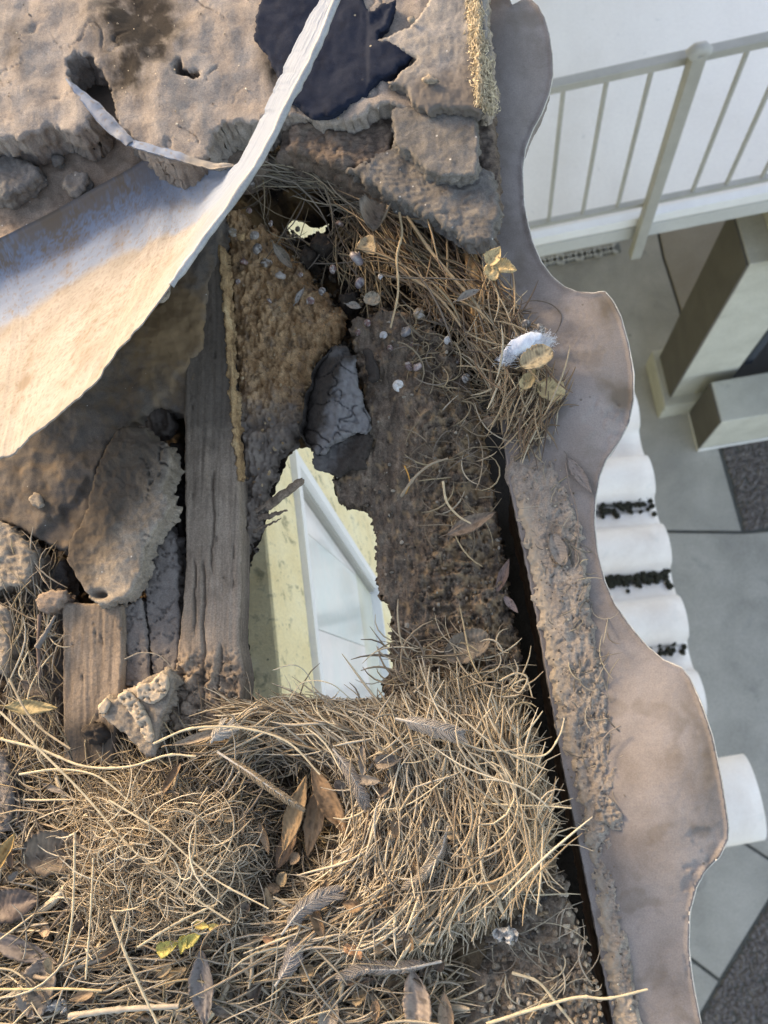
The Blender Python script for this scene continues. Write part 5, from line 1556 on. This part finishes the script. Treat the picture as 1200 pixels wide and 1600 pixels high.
SA = (.50, .41, .27); SB = (.36, .28, .18); SD = (.22, .165, .11)
twig('long jointed straw stem running right from the left edge over the rafter feet', [(-20, 1150), (60, 1170), (130, 1197), (200, 1198), (262, 1180), (306, 1182)], .470, .0011, .0008, SA, 1)
twig('knobbly stem dropping from the left edge past the tan leaf', [(14, 1060), (40, 1110), (66, 1140), (110, 1170)], .470, .0010, .0008, SB, 2)
twig('long stem crossing down through the left nest clump', [(0, 1112), (60, 1170), (130, 1240), (210, 1330), (300, 1400), (360, 1440)], .466, .0010, .0007, SA, 3)
twig('pale stem arching over the left side of the nest', [(30, 1210), (90, 1202), (150, 1212), (200, 1250), (216, 1266)], .468, .0009, .0006, SA, 4)
twig('thin stem sloping right above the nest hollow', [(170, 1250), (250, 1300), (330, 1370), (420, 1420)], .462, .0008, .0005, SA, 5)
twig('pale straight stem standing at the left of the nest', [(117, 1300), (116, 1370), (112, 1440), (100, 1500)], .466, .0010, .0007, SA, 6)
twig('second upright stem right of the pale straight stem', [(146, 1340), (142, 1420), (136, 1500), (134, 1530)], .466, .0008, .0007, SA, 7)
twig('pale stem running down to the bottom edge in the lower left', [(174, 1430), (200, 1500), (232, 1570), (256, 1620)], .464, .0010, .0008, SA, 8)
twig('horizontal stem in the lower left corner', [(-20, 1546), (40, 1546), (100, 1545), (160, 1548)], .468, .0010, .0008, (.42, .32, .18), 9)
twig('stem rising to the right in the lower nest', [(215, 1480), (280, 1440), (340, 1412)], .468, .0009, .0007, SA, 10)
twig('flat pale reed lying along the bottom left', [(108, 1588), (180, 1578), (280, 1572)], .474, .0024, .0018, (.36, .31, .24), 11)
twig('forked pale stem trailing from the dirt over the brown edge', [(760, 1600), (850, 1572), (905, 1558), (950, 1560), (1012, 1546)], .484, .0012, .0008, SA, 12)
twig('curved stem on the dirt bank meeting the forked stem', [(800, 1520), (840, 1534), (868, 1566), (900, 1606)], .488, .0011, .0009, SA, 13)
twig('pale bent twig hanging in the straw right of the leaf cup', [(624, 332), (628, 365), (620, 400), (622, 440), (620, 470), (610, 512)], .484, .0012, .0009, (.42, .31, .18), 14)
twig('thick brown stick sloping through the brown straw', [(636, 338), (670, 388), (704, 430), (740, 470), (756, 498)], .486, .0016, .0014, (.30, .22, .13), 15)
twig('brown stick curving below the thick stick', [(640, 432), (676, 456), (704, 486), (720, 510)], .490, .0013, .001, (.34, .25, .15), 16)
twig('curved grey twig lying on the rotted plank', [(626, 776), (648, 746), (672, 726), (700, 716)], .488, .0014, .0008, (.27, .21, .14), 17)
twig('pale curved stalk on the rotted plank', [(692, 752), (698, 784), (716, 806), (736, 818)], .484, .0011, .0007, (.44, .35, .22), 18)
twig('orange rootlet on the rotted plank', [(632, 728), (638, 742), (640, 756), (634, 772)], .488, .0006, .0003, (.55, .27, .06), 19, name='rootlet', cat='rootlet')
twig('reddish sliver standing left of the short rafter end', [(62, 960), (60, 1010), (62, 1060)], .484, .0018, .0014, (.13, .09, .07), 20, name='sliver', cat='wood sliver')
twig('grey slanted wood sliver left of the short rafter end', [(58, 1012), (74, 985), (86, 962)], .482, .0028, .001, (.14, .125, .11), 21, name='sliver', cat='wood sliver')
twig('pale bent stalk beside the greenish tan leaf', [(36, 1062), (30, 1048), (44, 1018)], .470, .0007, .0005, SA, 22)
twig('small curved grass blade above the peeling mortar lump', [(195, 1030), (220, 1020), (248, 1024), (268, 1042)], .474, .0006, .0004, (.24, .2, .15), 23)
twig('long grass looping over the lower rim of the hole', [(452, 1092), (480, 1066), (520, 1068), (548, 1092)], .476, .0005, .0004, SA, 24, [0, .008, .010, 0])
twig('fine grass blade bending at the window by the nest rim', [(433, 1048), (466, 1040), (486, 1056), (492, 1090)], .476, .0005, .0004, (.4, .35, .25), 25, [.01, .012, .008, 0])
twig('thin brown ring shaped root lying on the brown edge', [(806, 480), (830, 470), (858, 474), (876, 490), (874, 510), (862, 530)], .4995, .0005, .0004, (.13, .1, .075), 26, name='root', cat='root')
twig('curly straw loop beside the fascia gap', [(780, 1064), (806, 1052), (824, 1060), (812, 1082), (800, 1072), (822, 1062), (832, 1090)], .482, .0008, .0005, (.40, .32, .21), 27)
twig('long straw running along the top of the nest', [(240, 1162), (300, 1138), (380, 1138), (450, 1160), (500, 1210)], .470, .0010, .0007, SA, 28)
twig('thin root running down the mud on the brown edge', [(884, 724), (890, 760), (900, 790), (904, 830), (900, 870), (912, 890)], .499, .0006, .0004, (.20, .16, .13), 29, name='root', cat='root')
twig('curled root on the mud beside the square leaf scrap', [(970, 1134), (950, 1146), (938, 1166), (942, 1190), (952, 1204)], .495, .0006, .0004, (.22, .18, .145), 30, name='root', cat='root')
twig('pale straw bridging from the nest to the brown edge', [(800, 1180), (850, 1180), (874, 1150), (882, 1122)], .474, .0008, .0005, SA, 31)
twig('pale straw reaching right towards the fascia gap', [(740, 1255), (800, 1258), (860, 1260), (893, 1263)], .466, .0008, .0005, SA, 32)


# ------------------------------------------------------------------ snail shells
def snail(label, cx, cy, size, d, col, tiltv, seed):
    R = size * d / FPX / 2
    turns = 2.6; K = 46; sides = 9
    V = []
    for i in range(K):
        t = i / (K - 1)
        a = t * turns * 2 * math.pi
        g = .12 + .88 * t ** 1.3
        rr = R * .52 * g; tr_ = R * .46 * g
        c = np.array([rr * math.cos(a), rr * math.sin(a), R * (.8 - .8 * t)])
        rad_ = np.array([math.cos(a), math.sin(a), 0])
        for j in range(sides):
            b = 2 * math.pi * j / sides
            V.append(c + rad_ * tr_ * math.cos(b) + np.array([0, 0, 1]) * tr_ * math.sin(b))
    V = np.array(V)
    F = []
    for i in range(K - 1):
        for j in range(sides):
            a = i * sides + j; b = i * sides + (j + 1) % sides
            F.append((a, b, b + sides, a + sides))
    ca, sa = math.cos(tiltv[0]), math.sin(tiltv[0]); cb, sb_ = math.cos(tiltv[1]), math.sin(tiltv[1])
    rx = np.array([[1, 0, 0], [0, ca, -sa], [0, sa, ca]]); rz = np.array([[cb, -sb_, 0], [sb_, cb, 0], [0, 0, 1]])
    V = V @ rx.T @ rz.T
    c0 = at(cx, cy, d)
    sp_ = sm(-.1, .5, fbm(V[:, 0] / R * 2.2 + seed, V[:, 1] / R * 2.2, 600 + seed, 3))
    tint = np.array(col)[None] * (1 - sp_[:, None]) + np.array([.40, .36, .31])[None] * sp_[:, None]
    o = mesh_obj('snail_shell', V + c0, F, M['shell'], None, True, {'tint': tint})
    tag(o, label, 'snail shell', 'snail shells in the roof void')


SH = (.12, .10, .085)
for i, (l, x, y, s, d, cdf, tv) in enumerate([
    ('pale ringed snail shell topping the little stack by the rafter', 399, 369, 22, .495, (.22, .19, .16), (.3, 0)),
    ('mottled snail shell under the ringed one by the rafter', 402, 388, 24, .503, SH, (1.2, 1)),
    ('snail shell next to the orange chip by the rafter top', 364, 363, 22, .500, (.25, .19, .12), (.6, 2)),
    ('round white lipped snail shell at the end of the curved grey leaf', 437, 432, 24, .503, (.30, .26, .22), (1.0, 3)),
    ('white ended snail shell standing on the top of the plank', 623, 602, 24, .492, (.55, .54, .50), (.15, 1)),
    ('pink and white snail shell right of the white ended one', 653, 575, 22, .494, (.26, .19, .18), (1.1, 4)),
    ('reddish brown snail shell beside the pink and white one', 638, 572, 20, .497, (.15, .09, .08), (1.0, 2)),
    ('small white snail shell in the middle of the void', 600, 524, 17, .500, (.5, .48, .45), (.4, 0)),
    ('grey white snail shell among the dark stalks', 699, 531, 17, .496, (.42, .40, .37), (.9, 1)),
    ('hollow brown snail shell below the brown straw', 655, 490, 26, .500, (.24, .18, .11), (.1, 2)),
    ('purple grey snail shell below the beige leaf', 562, 441, 24, .505, (.17, .14, .15), (1.3, 1)),
    ('large purple grey snail shell left of the beige leaf', 555, 404, 34, .502, (.24, .21, .22), (1.2, 2.4)),
    ('tiny white snail shell right of the beige leaf', 595, 432, 12, .505, (.6, .58, .55), (.5, 1)),
    ('black and white snail shell above the white fluff', 823, 506, 20, .488, (.10, .09, .08), (.8, 0)),
    ('mottled snail shell touching the white fluff', 843, 514, 24, .488, (.10, .09, .08), (1.2, 2)),
    ('dark ribbed snail shell near the small grey leaf', 504, 455, 18, .510, SH, (.4, 1)),
    ('dark snail shell tucked beneath the sheet edge', 392, 284, 20, .505, SH, (.6, 2)),
    ('grey snail shell in the straw under the fluff', 728, 590, 20, .500, SH, (.9, 1)),
    ('dark brown snail shell left of the curved grey leaf', 415, 412, 26, .508, (.14, .09, .05), (.5, 3)),
    ('pale grey snail shell at the bottom of the void', 636, 520, 30, .504, (.19, .18, .175), (.9, 4)),
]):
    snail(l, x, y, s, d, cdf, tv, i)
spots = [(380, 410), (372, 440), (424, 350), (390, 330), (470, 430), (486, 470), (520, 420), (530, 350), (575, 505), (610, 545), (645, 540), (676, 560), (712, 566), (690, 500), (560, 520), (420, 470), (662, 520), (740, 560)]
lbs = ['beside the sun-coloured rafter edge above the orange board', 'against the rafter edge lower down on the orange board', 'left of the see through hole', 'right under the white sheet corner', 'below the curved grey leaf',
       'under the grey leaf tip', 'in the middle of the darkest pit', 'right of the see through hole', 'just above the charred stick', 'left of the white ended shell', 'touching the paired shells from above',
       'right of the paired shells', 'in the straw left of the white fluff', 'below the brown sticks', 'above the grey faced felt scrap', 'on the upper half of the orange board', 'beside the hollow brown shell', 'at the left end of the white fluff']
for i, (x, y) in enumerate(spots):
    snail('small mottled snail shell ' + lbs[i], x, y, 12 + 9 * rng.uniform(), .507, (.14 + .1 * rng.uniform(), .115, .095), (rng.uniform(0, 1.4), rng.uniform(0, 6)), 40 + i)
rubble('orange_chip', [(368, 366), (380, 360), (384, 366), (374, 376)], .494, .004, M['rawwood'], 'small orange wood chip beside the snail shells by the rafter', 'wood chip', 611, .0004, 2)
rubble('charred_stick', [(566, 545), (574, 540), (584, 560), (592, 584), (590, 594), (576, 592), (572, 570)], .493, .008, M['flap'], 'short charred stick below the void right of the felt scrap', 'charred stick', 612, .0015, 4)
rubble('orange_chip', [(748, 655), (765, 648), (776, 660), (762, 668)], .494, .004, M['plank'], 'flat brown wood chip at the gap below the straw clump', 'wood chip', 613, .0006, 2)
for i, (x, y, s, lb) in enumerate([(478, 392, 26, 'black clod below the see through hole'), (500, 375, 34, 'black clod in the darkest part of the void'), (612, 500, 30, 'brown clod at the plank head'), (668, 620, 34, 'tan clod on the plank shoulder'),
                                   (700, 500, 26, 'dark clod below the brown straw'), (540, 460, 26, 'dark clod by the purple snail shell'), (690, 590, 26, 'brown clod right of the paired shells')]):
    poly = [(x + s * .5 * math.cos(a) * rng.uniform(.75, 1.2), y + s * .5 * math.sin(a) * rng.uniform(.75, 1.2)) for a in np.linspace(0, 6.0, 9)]
    rubble('clod', poly, .505, .03, M['void'] if i in (0, 1, 4, 5) else M['plank'], lb, 'clod', 640 + i, .004, s * .45)

# ------------------------------------------------------------------ white fluff, feathers, scraps
wf = thing('white_fluff', 'white downy fluff lying on the brown edge beside tan leaves', 'fluff', at(818, 550, .50))
t = np.linspace(0, 1, 30); cxx = np.interp(t, [0, .35, .7, 1], [783, 805, 832, 858]); cyy = np.interp(t, [0, .35, .7, 1], [566, 546, 533, 537])
p = at(cxx, cyy, .484); p[:, 2] += .004 * np.sin(t * math.pi)
V, F = tubes(p[None], (.0055 * np.sin(math.pi * (.08 + .84 * t)) ** .6)[None], 16, .7)
V += .0012 * fbm(V[:, 0] * 260, V[:, 1] * 260 + V[:, 2] * 300, 701, 4)[:, None] * np.array([.4, .4, 1])
mesh_obj('down', V, F, M['fluff'], wf)
n = 1800
k = rng.uniform(0, 1, n); bx_ = np.interp(k, t, cxx) + rng.normal(0, 5, n); by_ = np.interp(k, t, cyy) + rng.normal(0, 6, n)
an = -.5 + rng.normal(0, .5, n); s = np.linspace(0, 1, 4)[None]
P = at(bx_[:, None] + np.cos(an)[:, None] * s * rng.uniform(3, 11, (n, 1)), by_[:, None] + np.sin(an)[:, None] * s * rng.uniform(3, 11, (n, 1)), .481)
P[..., 2] += rng.uniform(-.002, .003, (n, 1))
V, F = tubes(P, np.full((n, 4), .00009), 3)
fz = mesh_obj('barbs', V, F, M['fluff'], wf); fz['kind'] = 'stuff'


def feather(label, pts, wd, d, col, seed, zs=0):
    th = thing('feather', label, 'feather', at(pts[len(pts) // 2][0], pts[len(pts) // 2][1], d))
    P = np.array(pts, float)
    t = np.linspace(0, len(P) - 1, 40); C = np.stack([np.interp(t, np.arange(len(P)), P[:, i]) for i in (0, 1)], 1)
    for i in (0, 1): C[2:-2, i] = np.convolve(C[:, i], np.ones(5) / 5, 'valid')
    q = at(C[:, 0], C[:, 1], d); q[:, 2] += zs + .003 * np.sin(t / t[-1] * 3.1)
    V, F = tubes(q[None], np.linspace(.0008, .0002, 40)[None], 6)
    mesh_obj('quill', V, F, M['straw'], th, True, {'tint': np.tile((.42, .38, .32), (len(V), 1))})
    # barbs: thin blades leaning forward on both sides
    T_ = np.gradient(C, axis=0); T_ /= np.linalg.norm(T_, axis=1, keepdims=True) + 1e-9
    nb2 = 620
    r = np.random.default_rng(800 + seed)
    u_ = np.sort(r.uniform(.12, 1, nb2)); idx = u_ * 39
    B = np.stack([np.interp(idx, np.arange(40), C[:, i]) for i in (0, 1)], 1); D = np.stack([np.interp(idx, np.arange(40), T_[:, i]) for i in (0, 1)], 1)
    side = np.where(r.uniform(0, 1, nb2) < .5, -1, 1)
    nn = np.stack([-D[:, 1], D[:, 0]], 1) * side[:, None]
    ln = wd * np.sin(math.pi * np.clip(u_ * .9 + .08, 0, 1)) ** .5 * r.uniform(.75, 1.05, nb2) * np.where(side > 0, 1, .65)
    s = np.linspace(0, 1, 5)
    fwd = r.uniform(.6, 1.3, (nb2, 1, 1)) + .25 * np.sin(u_ * 23 + seed)[:, None, None]
    Q = B[:, None, :] + (nn[:, None, :] * .75 * s[None, :, None] + D[:, None, :] * (s[None, :, None] ** 1.4) * fwd) * ln[:, None, None]
    P3 = at(Q[..., 0], Q[..., 1], d); P3[..., 2] += zs + .003 * np.sin(u_ * 3.1)[:, None] - .001 * s[None] ** 2 + r.normal(0, .0003, (nb2, 1))
    V, F = tubes(P3, np.repeat((.00038 * (1 - .6 * s))[None], nb2, 0), 3, .3)
    tint = np.repeat(np.array(col)[None] * r.uniform(.8, 1.15, (nb2, 1)), 15, 0)
    o = mesh_obj('vane', V, F, M['straw'], th, True, {'tint': tint}); o['kind'] = 'stuff'


FG = (.30, .265, .225)
feather('grey feather lying across the top right of the nest', [(620, 1122), (660, 1130), (700, 1140), (725, 1146)], 22, .468, FG, 1, .006)
feather('grey feather slanting down the middle of the nest', [(700, 1290), (690, 1330), (660, 1370), (630, 1390)], 15, .470, (.30, .25, .19), 2)
feather('dark grey feather curving under the nest hollow', [(440, 1460), (470, 1420), (500, 1400), (535, 1388)], 24, .474, (.22, .2, .18), 3)
feather('long dark feather lying below the nest', [(690, 1502), (630, 1512), (570, 1512), (530, 1530)], 18, .476, (.22, .195, .17), 4)
feather('brown feather along the upper left rim of the nest hollow', [(340, 1175), (390, 1205), (440, 1240), (475, 1265)], 12, .474, (.26, .2, .13), 5)
feather('grey feather standing in the rim left of the swirl', [(520, 1170), (545, 1200), (565, 1235), (575, 1260)], 18, .472, (.28, .24, .2), 6)
feather('pale downy feather at the upper left corner of the nest', [(330, 1160), (338, 1150), (350, 1140), (352, 1132)], 22, .476, (.42, .38, .32), 7)
feather('grey downy feather right of the yellow sprig', [(430, 1540), (450, 1510), (460, 1480), (470, 1460)], 22, .478, (.30, .265, .235), 8)
for i, (x, y, w_, h_, lb) in enumerate([(790, 1462, 46, 26, 'clear crumpled plastic scrap on the dirt bank'), (202, 1424, 34, 20, 'clear plastic scrap in the left of the nest'), (88, 1570, 40, 22, 'clear plastic scrap in the lower left corner')]):
    poly = [(x + w_ * .5 * math.cos(a) * rng.uniform(.7, 1.2), y + h_ * .5 * math.sin(a) * rng.uniform(.7, 1.2)) for a in np.linspace(0, 5.9, 10)]
    M['plastic'] = M.get('plastic') or material('plastic_scrap', [(.42, .40, .36), (.58, .56, .52)], 150, 700, rough=.2, bump=.8, bdist=.002, spec=.6, contrast=.2)
    o = patch('plastic_scrap', poly, .480, .001, M['plastic'], lambda X, Y, s: .005 * fbm(X / 9, Y / 9, 720 + i, 4), step=1.8, rag=3, ragl=8, seed=720 + i)
    tag(o, lb, 'plastic scrap')
